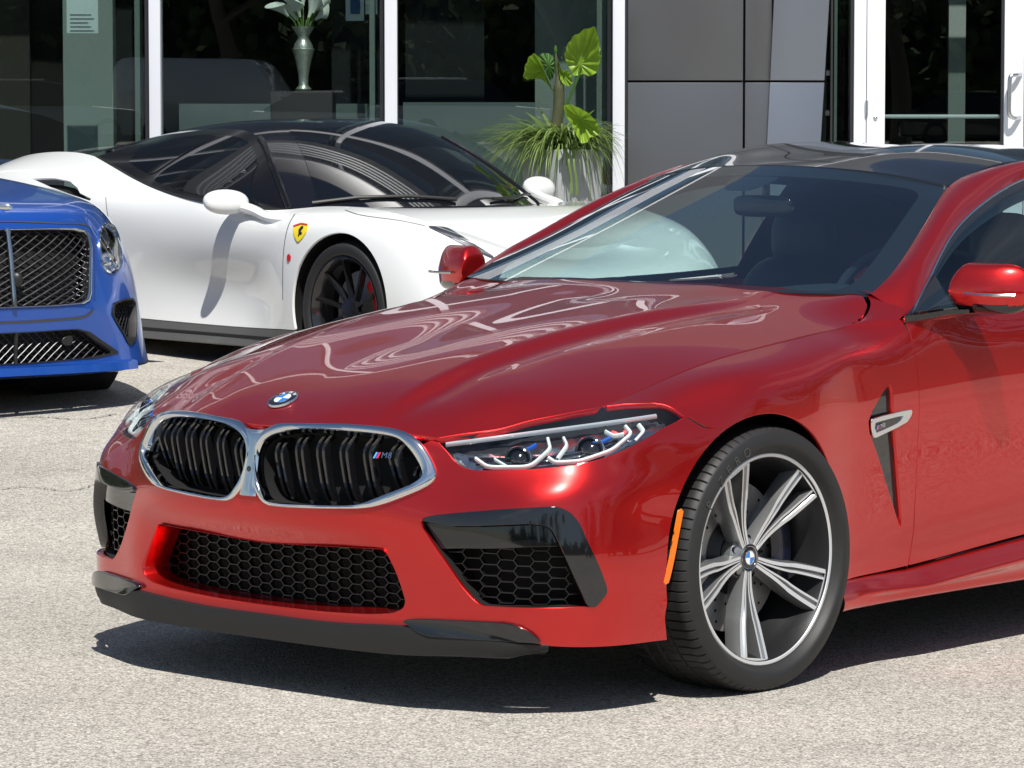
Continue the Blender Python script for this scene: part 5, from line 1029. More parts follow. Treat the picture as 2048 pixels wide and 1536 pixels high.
# vase with lilies behind the glass
VN = .22
def vp(px, py, n=0.0): return fp(px, py, VN+n)
vb = vp(607, 181); scl = float((fp(608, 100, VN)-fp(607, 100, VN))@RH); bz = vb[2]
VS = tag(empty('flower_vase', vb), 'silver mercury-glass vase of white lilies behind the second window', 'vase')
prof_ = [(182, 6), (181, 13), (178, 14), (170, 8), (150, 9), (125, 13), (105, 18), (98, 20), (97, 17), (90, 16), (84, 13), (78, 10), (72, 10), (64, 14), (56, 19), (53, 20), (54, 18)]
V, F = lathe([(r*scl*1.15, vp(607, y)[2]-bz) for y, r in prof_], 40, 'z'); mesh('vase_body', V, F, MERC, VS, True, sharp=50)
for k, (x, y, dx) in enumerate(((576, 32, -1), (588, 22, -.7), (600, 34, -.2), (606, 12, 0), (617, 36, .3), (626, 26, .6), (638, 18, .9), (594, 40, -.4), (630, 40, .7))):
    q1 = vp(x, y, RNG.uniform(-.06, .06))-vb; p0 = np.array([0, 0, vp(607, 56)[2]-bz])+RH*dx*.02; d = nz(q1-p0)
    MB().tube(spl([p0-[0, 0, .06], p0+(q1-p0)*.5+[0, 0, .004], q1], 10), .0045, 6).build('flower_stem', LSTEM, VS, smooth=True)
    u_ = nz(np.cross(d, FH)+.01); v_ = np.cross(d, u_); G_ = []
    for t in np.linspace(0, 1, 9):
        ring = []
        for a_ in np.linspace(0, 2*np.pi, 17): r = (.008+.042*t**1.8)*(1+.25*t*math.cos(a_)); ring.append(q1+d*(.10*t+.035*t**2*math.cos(a_))+(u_*math.cos(a_)+v_*math.sin(a_))*r)
        G_.append(ring)
    mesh('lily', *gridmesh(np.array(G_)), LILY, VS, True)
pdl = MB(); pdl.box(vp(607, 182)-[0, 0, .55], (.36, .36, 1.1), RB); tag(pdl.build('plinth', MATS['interior_dark'], None, bevel=.01), 'dark plinth under the lily vase inside the second window', 'plinth')
# ================================================================== cars behind: shared helpers
class Frame:
    """local car frame: x to the car's left, y to its rear, origin on the ground under the front axle"""
    def __init__(s, heading, O): h = math.radians(heading); s.f = np.array([math.cos(h), math.sin(h), 0]); s.l = np.array([-math.sin(h), math.cos(h), 0]); s.O = np.array(O, float); s.h = heading
    def w(s, P): P = np.asarray(P, float); return s.O+P[..., :1]*s.l-P[..., 1:2]*s.f+P[..., 2:3]*np.array([0, 0, 1.0])
    def loc(s, P): d = np.asarray(P, float)-s.O; return np.stack([d@s.l, -(d@s.f), d[..., 2]], -1)
    def dloc(s, d): return np.array([d@s.l, -(d@s.f), d[2]])
    def at(s, x, y, ax, v): c = s.loc(CAMP); d = s.dloc(ray(x, y)); return c+d*(v-c[ax])/d[ax]
def rowsurf(rows, frame, nu=.03, nv=61, fair=2, both=True):
    R = np.array(rows, float); full = np.concatenate([R[:, :0:-1]*[-1, 1, 1], R], 1) if both else R
    cu = np.r_[0, np.cumsum(np.sqrt(np.linalg.norm(np.diff(full, axis=1), axis=2)).mean(0))]; uf = []
    for k in range(len(cu)-1): n = max(3, int(np.ceil(np.linalg.norm(full[2, k+1]-full[2, k])/nu))); uf += list(np.linspace(cu[k], cu[k+1], n, endpoint=False))
    uf = np.array(uf+[cu[-1]]); D = ncs(cu, full.transpose(1, 0, 2), uf); D = ncs(np.linspace(0, 1, len(rows)), D.transpose(1, 0, 2), np.linspace(0, 1, nv)).transpose(1, 0, 2)
    for _ in range(fair):
        Q = D.copy(); Q[1:-1] = .25*D[:-2]+.5*D[1:-1]+.25*D[2:]; D = Q; Q = D.copy(); Q[:, 1:-1] = .25*D[:, :-2]+.5*D[:, 1:-1]+.25*D[:, 2:]; D = Q
    S = Surf(frame.w(D)); S.L = D
    m = len(uf)//2 if both else 0
    if both: S.u -= np.interp(0, D[m-5:m+6, nv//2, 0], S.u[m-5:m+6])
    S.mid = int(np.argmin(np.abs(S.u))); c = frame.w(np.array([0, 1.3, .4])); i = m+len(uf)//6 if both else len(uf)//2
    if ((S.G[i, nv//2]-c)@S.N[i, nv//2]) < 0: S.N *= -1
    return S
def rebase(e, loc):
    e.location = Vector(loc); M = Matrix.Translation(Vector(loc)).inverted()
    for c in e.children:
        c.matrix_parent_inverse = M
def cartube(fr, P, r, name, m, parent, n=8): return MB().tube(fr.w(np.asarray(P, float)), r, n).build(name, m, parent, smooth=True)
def dup_wheel(src_parts, parent, M):
    for o in src_parts:
        c = o.copy(); COL.objects.link(c); c.parent = parent; c.matrix_parent_inverse = Matrix.Identity(4); c.matrix_basis = M
def offline(S, uv, w_, off, name, m, parent):
    """thin line inlaid on a surface (panel gap)"""
    P = S.ev(uv)+S.nr(uv)*off; T = np.gradient(P, axis=0); B_ = np.cross(T, S.nr(uv)); B_ /= np.linalg.norm(B_, axis=1)[:, None]+1e-9; return mesh(name, *gridmesh(np.stack([P-B_*w_/2, P+B_*w_/2], 1)), m, parent)
# ================================================================== white mid-engined coupe with black roof
WHITEC = mat('pearl_white_paint', (.70, .715, .70), .3, 0, 1.0, .02); TINT = mat('dark_tinted_glass', (.004, .005, .007), .03, 0, .15, .01, spec=.45); BLKP = mat('black_roof_paint', (.006, .006, .008), .1, 0, .5, .015, spec=.4); YEL = mat('shield_yellow', (.80, .62, .02), .35, coat=.5); REDC = mat('red_caliper', (.55, .01, .01), .35, coat=.5); FRAMEB = mat('black_window_frame', (.004, .004, .005), .22, 0, .2, .05, spec=.35); GAP = mat('panel_gap', (.05, .05, .05), .7); BLKW = mat('black_wheel', (.010, .010, .011), .25, 0, .7, .05); GREYSILL = mat('carbon_sill', (.09, .09, .085), .35, coat=.4)
wcp = atd(697, 622, 17.6); hdF = -7.0; _f = Frame(hdF, (0, 0, 0)); OF = wcp+_f.l*.90-np.array([0, 0, .336]); OF[2] = wcp[2]-.336
FR = Frame(hdF, OF)
CAR2 = tag(empty('sports_car'), 'white low mid-engined coupe with black roof and yellow shield badge, behind the red coupe', 'car')
FROWS = [
 [(0,-.99,.13),(.5,-.96,.13),(.85,-.75,.13),(.93,-.45,.13),(.95,0,.13),(.95,.42,.13),(.94,.75,.13),(.94,1.3,.13),(.95,1.75,.13),(.965,2.25,.14),(.965,2.65,.15),(.95,3.1,.17),(.85,3.45,.2),(.45,3.56,.22),(0,3.58,.22)],
 [(0,-1.03,.26),(.5,-1.0,.26),(.86,-.78,.27),(.945,-.45,.27),(.96,0,.27),(.955,.42,.27),(.905,.75,.26),(.895,1.3,.26),(.93,1.75,.27),(.97,2.25,.28),(.975,2.65,.3),(.96,3.1,.32),(.87,3.48,.34),(.45,3.58,.35),(0,3.6,.35)],
 [(0,-1.0,.42),(.5,-.97,.43),(.84,-.76,.44),(.945,-.44,.45),(.965,0,.46),(.957,.42,.45),(.895,.75,.43),(.882,1.3,.43),(.93,1.75,.45),(.98,2.25,.47),(.985,2.65,.48),(.965,3.1,.5),(.87,3.48,.5),(.45,3.58,.5),(0,3.6,.5)],
 [(0,-.92,.53),(.5,-.88,.56),(.80,-.70,.59),(.92,-.42,.62),(.957,0,.65),(.953,.42,.64),(.928,.75,.60),(.92,1.3,.60),(.955,1.75,.63),(.99,2.25,.66),(.99,2.65,.68),(.965,3.1,.69),(.85,3.48,.67),(.45,3.58,.67),(0,3.6,.67)],
 [(0,-.75,.59),(.48,-.72,.63),(.74,-.60,.69),(.87,-.38,.73),(.905,0,.775),(.91,.42,.765),(.915,.75,.735),(.92,1.3,.75),(.95,1.75,.80),(.96,2.25,.87),(.94,2.65,.91),(.91,3.1,.92),(.8,3.45,.89),(.42,3.55,.86),(0,3.57,.86)],
 [(0,-.6,.63),(.45,-.58,.675),(.66,-.48,.735),(.755,-.30,.785),(.775,0,.822),(.79,.38,.822),(.85,.70,.80),(.88,1.25,.842),(.86,1.75,.915),(.74,2.25,1.015),(.68,2.65,1.065),(.67,3.1,1.05),(.6,3.4,1.0),(.35,3.5,.96),(0,3.52,.95)]]
FS = rowsurf(FROWS, FR); FM = FS.mid
FSIDE = dict(urange=(0, FM))
def fpx(Q, S=FS, **k): return S.px(np.array(Q, float), urange=(0, FM))
fyz2 = np.stack([FS.L[:, :, 1], FS.L[:, :, 2]], -1)
i_a = int(np.argmin(np.abs(FS.L[:FM, 24, 1]+.55))); 
def fyz(Q): return FS.inv(np.array(Q, float), fyz2, urange=(30, FM-14))
AR = fyz([(.0+.365*math.cos(a_), .345+.365*math.sin(a_)) for a_ in np.linspace(math.radians(-18), math.radians(198), 36)])   # from rear foot over to front foot
lo, hi = FS.v[0]+.002, FS.v[-1]-.002
u_r = FS.u[8]; uA, uB = AR[0, 0], AR[-1, 0]
def row(u0, u1, v, n=40): return [np.array([uu, v]) for uu in np.linspace(u0, u1, n)]
fbody = np.vstack([row(u_r, uA, lo+.10), AR, row(uB, -uB, lo), mir(AR), row(-uA, -u_r, lo+.10), row(-u_r, u_r, hi, 160)])
intake = FS.px(np.array([(62,357),(110,356),(140,362),(155,375),(160,386),(182,397),(180,402),(150,392),(100,374)], float), urange=(0, FM))
FS.cut('body', fbody, [intake], WHITEC, CAR2, step=.03, flange=.015)
FS.cut('rear_intake', intake, [], VOID, CAR2, off=-.05, flange=0)
SIL = FS.cut('side_sill', np.vstack([row(u_r, uA, lo+.002), row(uA, u_r, lo+.094)]), [], GREYSILL, CAR2, off=.004, flange=.02, step=.03)
offline(FS, np.stack([np.linspace(u_r, uA+.0, 40), np.full(40, lo+.05)], 1), .012, .0085, 'sill_groove', VOID, CAR2)
mth = FS.inv(np.array([(-.62, .20), (.62, .20), (.52, .36), (0, .33), (-.52, .36)]), np.stack([FS.L[:, :, 0], FS.L[:, :, 2]], -1), urange=(FM-30, FM+30)); FS.cut('front_intake', cround(mth, .2, 3), [], VOID, CAR2, off=.004, flange=0, step=.04)
# bonnet between the wing tops
rid = FS.ev(np.array(row(-abs(FS.u[int(np.argmin(np.abs(FS.L[:FM, -1, 1]-.62)))]), abs(FS.u[int(np.argmin(np.abs(FS.L[:FM, -1, 1]-.62)))]), hi, 81))); ridl = FR.loc(rid)
cowl = np.array([(0, .16, .812)]); G_ = []
half_n = 41; Lr = ridl[:half_n]; Rr = ridl[::-1][:half_n]
for k in range(half_n):
    a_, b_ = Lr[k], Rr[k]; t = np.linspace(0, 1, 31)[:, None]; s_ = a_*(1-t)+b_*t; yb_ = np.interp(abs(a_[0]), [0, .62, .9], [0, 0, 0]); k_ = (1-(2*t-1)**2); w0 = sstep(-.35, .4, a_[1])
    s_ = s_+np.array([0, -.38, 0])*k_*w0*1.0+np.array([0, 0, 1])*(k_*(.02-.05*w0)); G_.append(s_)
mesh('bonnet', *gridmesh(FR.w(np.array(G_)), True), WHITEC, CAR2, True)
# greenhouse
cen = np.array([(0,.17,.815),(0,.5,.985),(0,.8,1.125),(0,1.05,1.205),(0,1.3,1.24),(0,1.7,1.232),(0,2.2,1.17),(0,2.8,1.06),(0,3.4,.965)]); edg = np.array([(.80,.60,.80),(.715,.82,.965),(.63,1.02,1.09),(.565,1.22,1.172),(.545,1.5,1.192),(.55,1.85,1.172),(.58,2.2,1.125),(.63,2.6,1.065),(.6,3.4,.97)])
tt = np.linspace(0, 1, 9); CE = ncs(tt, cen, np.linspace(0, 1, 73)); EE = ncs(tt, edg, np.linspace(0, 1, 73)); xf = np.linspace(-1, 1, 49); GH = []
for c_, e_ in zip(CE, EE): GH.append(np.stack([xf*e_[0], c_[1]+(e_[1]-c_[1])*np.abs(xf)**2.2, c_[2]+(e_[2]-c_[2])*np.abs(xf)**(2.4+1.6*float(sstep(.7, 1.3, c_[1])))], 1))
GH = np.array(GH).transpose(1, 0, 2); GS = Surf(FR.w(GH))
if GS.N[24, 30, 2] < 0: GS.N *= -1
uvq = lambda a_, b_: (GS.u[0]+(GS.u[-1]-GS.u[0])*a_, GS.v[int(b_*72)])
GS.cut('roof', np.array([uvq(0, 0), uvq(1, 0), uvq(1, 1), uvq(0, 1)]), [], BLKP, CAR2, off=0, flange=.01, step=.04)
GS.cut('windscreen', cround(np.array([uvq(.07, .012), uvq(.5, .008), uvq(.93, .012), uvq(.86, .37), uvq(.5, .365), uvq(.14, .37)]), .08, 4), [], TINT, CAR2, off=.004, flange=.004, step=.04)
bel = np.array([(.80,.60,.80),(.868,.95,.822),(.884,1.3,.848),(.862,1.7,.905),(.78,2.1,.985),(.70,2.42,1.045)]); eds = EE[:52]; SG = []
bl_ = spl(bel, 52)
for t in np.linspace(0, 1, 16): SG.append(bl_*(1-t)+eds*t+np.array([.045, 0, .0])*4*t*(1-t)*np.sin(np.pi*np.linspace(.05, 1, 52))[:, None])
SG = np.array(SG)*[-1, 1, 1]; SGS = Surf(FR.w(SG))
if (SGS.N[8, 26]@FR.l) > 0: SGS.N *= -1
sgr = np.array([(SGS.u[0], SGS.v[0]), (SGS.u[-1], SGS.v[0]), (SGS.u[-1], SGS.v[-1]), (SGS.u[0], SGS.v[-1])])
SGS.cut('side_frame', sgr, [], FRAMEB, CAR2, flange=0, step=.03)
iu = lambda a_: SGS.u[0]+(SGS.u[-1]-SGS.u[0])*a_
iv = lambda b_: SGS.v[0]+(SGS.v[-1]-SGS.v[0])*b_
for nm, poly in (('side_window', [(.10, .10), (.06, .40), (.07, .585), (.86, .60), (.90, .45), (.86, .28)]), ('quarter_window', [(.10, .605), (.14, .80), (.45, .90), (.80, .80), (.86, .62)])):
    SGS.cut(nm, cround(np.array([(iu(a_), iv(b_)) for a_, b_ in poly]), .15, 4), [], TINT, CAR2, off=.004, flange=.004, step=.03)
SG2 = FR.w(SG*[-1, 1, 1]); mesh('side_window', *gridmesh(SG2), TINT, CAR2, True)
cartube(FR, np.stack([-EE[:24, 0], EE[:24, 1], EE[:24, 2]], 1)+[-.004, -.004, .004], .017, 'pillar_trim', FRAMEB, CAR2); cartube(FR, np.stack([EE[:24, 0], EE[:24, 1], EE[:24, 2]], 1), .017, 'pillar_trim', FRAMEB, CAR2)
cartube(FR, bl_*[-1, 1, 1]+[-.004, 0, -.002], .007, 'waist_seal', SATINBLACK, CAR2)
# panel joints, shield, repeater
def fline(px, w_=.005): offline(FS, fpx(spl(np.array(px, float), 30)), w_, .002, 'panel_joint', GAP, CAR2)
fline([(590,428),(578,450),(569,490),(566,540),(566,600)]); fline([(212,395),(216,430),(228,470),(246,505),(262,540),(268,590),(270,640)], .004); fline([(690,420),(720,430),(790,440),(850,452)], .004)
sh = fpx(cround(np.array([(588,452),(604,447),(618,449),(615,462),(606,476),(597,485),(591,475),(588,463)], float), .3, 3)); SHD = FS.cut('shield_badge', sh, [], YEL, CAR2, off=.006, flange=.006, step=.01)
hrs = fpx(np.array([(607,452),(610,455),(606,460),(604,463),(607,466),(604,471),(602,468),(600,474),(598,473),(600,467),(599,461),(602,457),(604,455)], float)); FS.cut('horse_emblem', hrs, [], BADGEK, SHD, off=.0085, flange=0, step=.01)
FS.cut('shield_bar', fpx(np.array([(589,452),(604,447),(618,449),(617,452),(604,450),(589,455)], float)), [], REDC, SHD, off=.0082, flange=0, step=.01)
FS.cut('wing_badge', fpx(cspl(np.array([(575,515),(578,508),(582,512),(581,520),(577,523)], float), 16)), [], REDC, CAR2, off=.005, flange=.004, step=.01)
hl_ = FS.px(np.array([(853,453),(895,456),(935,480),(985,512),(990,520),(940,497),(895,473)], float), urange=(0, FM)); FS.cut('headlight', cround(hl_, .2, 2), [], mat('headlamp_dark_lens', (.08, .085, .10), .05, .4, 1.0, .01), CAR2, off=.004, flange=.006, step=.02)
MB().tube(np.array([GS.ev(np.array([uvq(a_, b_)]))[0]+GS.nr(np.array([uvq(a_, b_)]))[0]*.018 for a_, b_ in ((.06, .02), (.18, .035), (.32, .035), (.46, .022))]), .009, 8).build('wiper', SATINBLACK, CAR2, smooth=True)
MB().tube(np.array([GS.ev(np.array([uvq(a_, b_)]))[0]+GS.nr(np.array([uvq(a_, b_)]))[0]*.018 for a_, b_ in ((.60, .018), (.72, .025), (.84, .03), (.93, .03))]), .008, 8).build('wiper', SATINBLACK, CAR2, smooth=True)
# mirrors on long stalks
def egg(c, ax, n=18, m=26):
    G_ = []
    for p in np.linspace(-np.pi/2, np.pi/2, n): G_.append([c+ax[0]*math.sin(p)+(ax[1]*math.cos(q_)+ax[2]*math.sin(q_))*abs(math.cos(p))**.75 for q_ in np.linspace(0, 2*np.pi, m)])
    return np.array(G_)
for sx in (-1, 1):
    E_ = empty('door_mirror'); E_.parent = CAR2
    c = FR.at(452, 404, 0, -.985) if sx < 0 else FR.at(452, 404, 0, -.985)*[-1, 1, 1]
    if sx > 0: c = FR.at(1078, 376, 0, .99)
    G_ = egg(c, [np.array([sx*.115, .02, 0]), np.array([0, .055, .004]), np.array([0, .008, .062])]); o = mesh('mirror_shell', *gridmesh(FR.w(G_)), WHITEC, E_, True)
    MB().tube(FR.w(spl(np.array([c+[-sx*.06, -.02, -.02], c+[-sx*.09, -.12, -.045], c+[-sx*.085, -.24, -.075], [sx*.875, c[1]-.36, .755]]), 16)), np.interp(np.linspace(0, 1, 16), [0, .5, 1], [.030, .026, .034]), 10).build('mirror_arm', WHITEC, E_, smooth=True)
# wheels
def simple_wheel(parent, fr, c, R, rr, side, spoke_m, rim_m, cal_m, nsp=10, a0=.2):
    W_ = empty('wheel'); W_.parent = parent; B = np.stack([fr.l*side, -fr.f, [0, 0, 1.0]], 1); cw = fr.w(np.asarray(c, float)); T = lambda V: np.asarray(V)@B.T+cw
    h = R-rr; V, F = lathe(spl([(rr-.004, -.02), (rr+.01, .004), (rr+h*.45, .014), (rr+h*.8, .006), (R-.012, -.012), (R, -.04), (R, -.20), (R-.02, -.235), (rr, -.24)], 30), 72, 'x'); mesh('tyre', T(V), F, RUBBER, W_, True, sharp=50)
    V, F = lathe([(rr+.004, .004), (rr-.004, .003), (rr-.016, -.012), (rr-.03, -.05), (rr-.05, -.2)], 72, 'x'); mesh('rim', T(V), F, rim_m, W_, True, sharp=40)
    for k in range(nsp):
        a_ = a0+k*2*np.pi/nsp; d = np.array([0, math.cos(a_), math.sin(a_)]); s_ = np.array([0, -math.sin(a_), math.cos(a_)]); X = np.array([1.0, 0, 0]); sec = []
        for t in np.linspace(0, 1, 8): r = .05+(rr-.065)*t; w_ = .013-.003*t; xx = -.035+.025*t**1.5; p = d*r+X*xx; sec.append([p-s_*w_-X*.03, p-s_*w_*.6, p+s_*w_*.6, p+s_*w_-X*.03])
        mesh('spoke', *gridmesh(T(np.array(sec))), spoke_m, W_, True, sharp=40)
    V, F = lathe([(.06, -.06), (.058, -.03), (.03, -.026), (.0005, -.026)], 28, 'x'); mesh('hub', T(V), F, spoke_m, W_, True, sharp=40)
    V, F = lathe([(.19, -.11), (.06, -.11), (.0, -.112)], 48, 'x'); mesh('brake_disc', T(V), F, DISC, W_)
    cal = [[(-.08, .13*math.cos(a_), .13*math.sin(a_)), (-.07, .15*math.cos(a_), .15*math.sin(a_)), (-.07, .19*math.cos(a_), .19*math.sin(a_)), (-.12, .205*math.cos(a_), .205*math.sin(a_))] for a_ in np.radians(np.linspace(-55, 5, 9)+180)]
    mesh('brake_caliper', *gridmesh(T(np.array(cal))), cal_m, W_, True, sharp=40)
    V, F = lathe([(rr-.05, -.2), (0, -.2)], 32, 'x'); mesh('inner_shield', T(V), F, VOID, W_); return W_
for sx in (-1, 1):
    simple_wheel(CAR2, FR, (sx*.925, 0, .336), .336, .258, sx, BLKW, BLKW, REDC); simple_wheel(CAR2, FR, (sx*.95, 2.65, .345), .345, .262, sx, BLKW, BLKW, REDC)
    for yy in (0, 2.65):
        V, F = lathe([(.366, 0), (.38, -.06), (.385, -.4)], 48, 'x'); B = np.stack([FR.l*sx, -FR.f, [0, 0, 1.0]], 1); c = FR.w(np.array([sx*.94, yy, .345])); o = mesh('wheel_arch_liner', V@B.T+c, F, VOID, CAR2)
mb = MB(); G_ = FR.w(np.array([[(x, y, .14) for x in (-.85, .85)] for y in (-.8, 3.4)])); mb.grid(G_); mb.build('underbody', VOID, CAR2)
mb = MB(); G_ = FR.w(np.array([[(-.8, .5, .16), (-.8, .5, .75)], [(-.8, 2.2, .16), (-.8, 2.2, .75)]])); mb.grid(G_); mb.build('cabin_liner', VOID, CAR2)
rebase(CAR2, FR.O)
# ================================================================== blue grand tourer
BLUEC = mat('blue_paint', (.011, .080, .40), .30, .4, 1.0, .015); SILG = mat('grey_grille_wire', (.06, .06, .063), .4, .8); BRIGHT = mat('bright_trim', (.55, .55, .56), .15, 1.0)
hdB = -9.5; _f = Frame(hdB, (0, 0, 0)); pB = atd(22, 535, 16.1); OBn = pB-_f.w(np.array([0, -.95, .0])); OBn[2] = float(gz(OBn[0], OBn[1]))-GZ0-.02
BR = Frame(hdB, OBn); CAR3 = tag(empty('grand_tourer'), 'blue car with upright mesh grille and oval headlights, at the left edge', 'car')
BROWS = [
 [(0,-.955,.185),(.35,-.94,.185),(.6,-.89,.185),(.79,-.78,.187),(.91,-.60,.19),(.955,-.40,.19),(.96,0,.19),(.955,.5,.19),(.95,1.3,.19),(.95,2.1,.19),(.965,2.85,.2),(.93,3.5,.25),(.6,3.85,.27),(0,3.9,.27)],
 [(0,-.945,.30),(.35,-.93,.30),(.6,-.875,.30),(.78,-.76,.30),(.90,-.58,.31),(.955,-.40,.31),(.965,0,.32),(.955,.5,.32),(.94,1.3,.32),(.94,2.1,.32),(.975,2.85,.34),(.94,3.5,.36),(.6,3.87,.38),(0,3.92,.38)],
 [(0,-.965,.44),(.35,-.945,.44),(.58,-.875,.44),(.76,-.75,.44),(.885,-.57,.45),(.95,-.39,.46),(.968,0,.47),(.955,.5,.47),(.935,1.3,.47),(.94,2.1,.47),(.98,2.85,.5),(.94,3.5,.5),(.6,3.87,.5),(0,3.92,.5)],
 [(0,-.955,.56),(.34,-.935,.56),(.55,-.865,.56),(.73,-.745,.57),(.865,-.56,.58),(.94,-.38,.59),(.968,0,.61),(.955,.5,.61),(.94,1.3,.62),(.945,2.1,.63),(.985,2.85,.66),(.94,3.5,.66),(.6,3.87,.66),(0,3.92,.66)],
 [(0,-.935,.70),(.33,-.915,.70),(.52,-.845,.71),(.69,-.715,.72),(.83,-.53,.73),(.915,-.35,.74),(.96,0,.76),(.95,.5,.77),(.94,1.3,.78),(.945,2.1,.80),(.98,2.85,.83),(.92,3.5,.84),(.6,3.83,.84),(0,3.88,.84)],
 [(0,-.905,.83),(.32,-.885,.83),(.49,-.81,.84),(.64,-.67,.85),(.775,-.48,.855),(.865,-.30,.86),(.92,.02,.88),(.92,.5,.89),(.92,1.3,.90),(.93,2.1,.92),(.94,2.85,.96),(.87,3.45,.96),(.55,3.75,.96),(0,3.8,.96)],
 [(0,-.85,.90),(.31,-.83,.90),(.46,-.755,.91),(.59,-.61,.92),(.70,-.42,.925),(.78,-.24,.93),(.85,.05,.945),(.87,.5,.945),(.88,1.3,.95),(.88,2.1,.98),(.86,2.85,1.02),(.78,3.4,1.02),(.5,3.65,1.02),(0,3.7,1.02)],
 [(0,-.62,.955),(.29,-.60,.955),(.42,-.53,.965),(.52,-.40,.975),(.61,-.24,.975),(.68,-.08,.978),(.74,.15,.985),(.79,.52,.985),(.84,1.3,.985),(.84,2.1,1.01),(.8,2.8,1.05),(.7,3.3,1.06),(.4,3.5,1.06),(0,3.55,1.06)],
 [(0,-.2,1.01),(.27,-.18,1.01),(.38,-.12,1.02),(.46,-.02,1.025),(.53,.10,1.02),(.59,.22,1.02),(.65,.36,1.02),(.72,.56,1.015),(.80,1.3,1.0),(.8,2.1,1.03),(.74,2.75,1.07),(.6,3.2,1.08),(.35,3.35,1.08),(0,3.4,1.08)],
 [(0,.45,1.065),(.25,.46,1.06),(.35,.48,1.06),(.42,.50,1.06),(.48,.53,1.055),(.54,.56,1.05),(.60,.60,1.045),(.68,.66,1.035),(.76,1.3,1.01),(.76,2.1,1.05),(.68,2.7,1.09),(.5,3.1,1.1),(.3,3.2,1.1),(0,3.25,1.1)]]
BS = rowsurf(BROWS, BR, nv=82); BM = BS.mid
def bpx(Q): return BS.px(np.array(Q, float), urange=(BM-60, min(len(BS.u)-2, BM+70)))
def bxz(Q): return BS.inv(np.array(Q, float), np.stack([BS.L[:, :, 0], BS.L[:, :, 2]], -1), urange=(BM-2, BM+55), vrange=(0, 60))
# outlines on the right-hand half in the picture, closed across the centre line
gr = bpx([(110,457),(150,458),(168,461),(177,470),(181,490),(181,585),(177,600),(165,607),(110,612)]); gt = np.array([0, gr[0, 1]]); gb = np.array([0, gr[-1, 1]]); g_hole = cround(np.vstack([[gt], gr, [gb], mir(gr)]), .2, 3)
lw = bpx([(60,664),(120,660),(155,658),(178,664),(200,680),(232,702),(234,707),(190,716),(120,722),(60,727)]); l_hole = cround(np.vstack([[[0, lw[0, 1]]], lw, [[0, lw[-1, 1]]], mir(lw)]), .12, 3)
sd_ = bpx([(226,607),(248,598),(264,597),(270,606),(272,640),(270,678),(262,690),(256,688),(246,668),(232,645),(224,630)]); sd_ = cround(sd_, .25, 3)
hlo = bpx(cspl(np.array([(198,470),(203,453),(213,446),(226,452),(236,472),(241,500),(240,525),(233,540),(222,546),(210,541),(202,525),(198,500)], float), 40))
BAR_ = BS.inv(np.array([(.0+.385*math.cos(a_), .36+.385*math.sin(a_)) for a_ in np.linspace(math.radians(198), math.radians(-18), 30)]), np.stack([BS.L[:, :, 1], BS.L[:, :, 2]], -1), urange=(BM+26, len(BS.u)-40))
lo, hi = BS.v[0]+.002, BS.v[-1]-.002; ue_ = BS.u[-1]-.4
bh = np.vstack([row(0, BAR_[0, 0], lo), BAR_, row(BAR_[-1, 0], ue_, lo), row(ue_, 0, hi, 80)]); bo = np.vstack([bh, mir(bh[1:-1])])
BS.cut('body', bo, [g_hole, l_hole, sd_, mir(sd_), hlo, mir(hlo)], BLUEC, CAR3, step=.03, flange=.02)
def bp_(uv, off): return BS.ev(uv)+BS.nr(uv)*off
def ring_between(S, o, t0, prof_, name, m, parent):
    c = o.mean(0); return loft(name, [S.ev(c+(o-c)*f)+S.nr(c+(o-c)*f)*off for f, off in prof_], m, parent, sharp=50)
ring_between(BS, g_hole, 0, ((1.01, -.004), (1.01, .006), (.985, .010), (.965, .006), (.955, -.03)), 'grille_surround', BRIGHT, CAR3)
ring_between(BS, l_hole, 0, ((1.01, -.004), (1.01, .005), (.97, .006), (.94, .0), (.93, -.03)), 'lower_grille_surround', SATINBLACK, CAR3)
for sgn in (1, -1):
    s2 = sd_ if sgn > 0 else mir(sd_); ring_between(BS, s2, 0, ((1.02, -.004), (1.02, .006), (.93, .006), (.88, -.02), (.88, -.05)), 'side_intake_surround', SATINBLACK, CAR3)
for o_, nm in ((g_hole, 'grille_back'), (l_hole, 'lower_grille_back'), (sd_, 'side_intake_back'), (mir(sd_), 'side_intake_back')): BS.cut(nm, o_.mean(0)+(o_-o_.mean(0))*.985, [], VOID, CAR3, off=-.07, flange=0, step=.05)
def wire_mesh(poly, pu, pv, off, r, name, m):
    """diamond lattice: two families of wires, gently waved"""
    mb = MB(); u0, u1 = poly[:, 0].min(), poly[:, 0].max(); v0, v1 = poly[:, 1].min(), poly[:, 1].max(); sl = pv/pu
    for fam in (1, -1):
        c0 = v0-fam*sl*(u1 if fam > 0 else u0)-pv; n_ = int(((v1-v0)+sl*(u1-u0))/pv)+4
        for k in range(n_):
            uu = np.linspace(u0, u1, 160); vv = c0+k*pv+fam*sl*uu+.25*r*np.sin(uu/pu*2*np.pi); P = np.stack([uu, vv], 1); ins_ = inpoly(P, poly); j = 0
            while j < len(P):
                if ins_[j]:
                    e = j
                    while e+1 < len(P) and ins_[e+1]: e += 1
                    if e-j >= 2: q = P[j:e+1]; q = q[::max(1, len(q)//16)] if len(q) > 18 else q; mb.tube(BS.ev(q)+BS.nr(q)*(off+.002*fam), r, 4, cap=False)
                    j = e+1
                else: j += 1
    o = mb.build(name, m, CAR3); o['kind'] = 'stuff'; return o
wire_mesh(g_hole, .058, .036, -.018, .0032, 'grille_mesh', SILG); wire_mesh(l_hole, .040, .036, -.018, .0022, 'lower_grille_mesh', SILG); wire_mesh(sd_, .030, .034, -.03, .0026, 'side_intake_mesh', SILG)
gc = np.linspace(gt[1], gb[1], 20); MB().tube(bp_(np.stack([0*gc, gc], 1), .012), .012, 10).build('grille_bar', BRIGHT, CAR3, smooth=True)
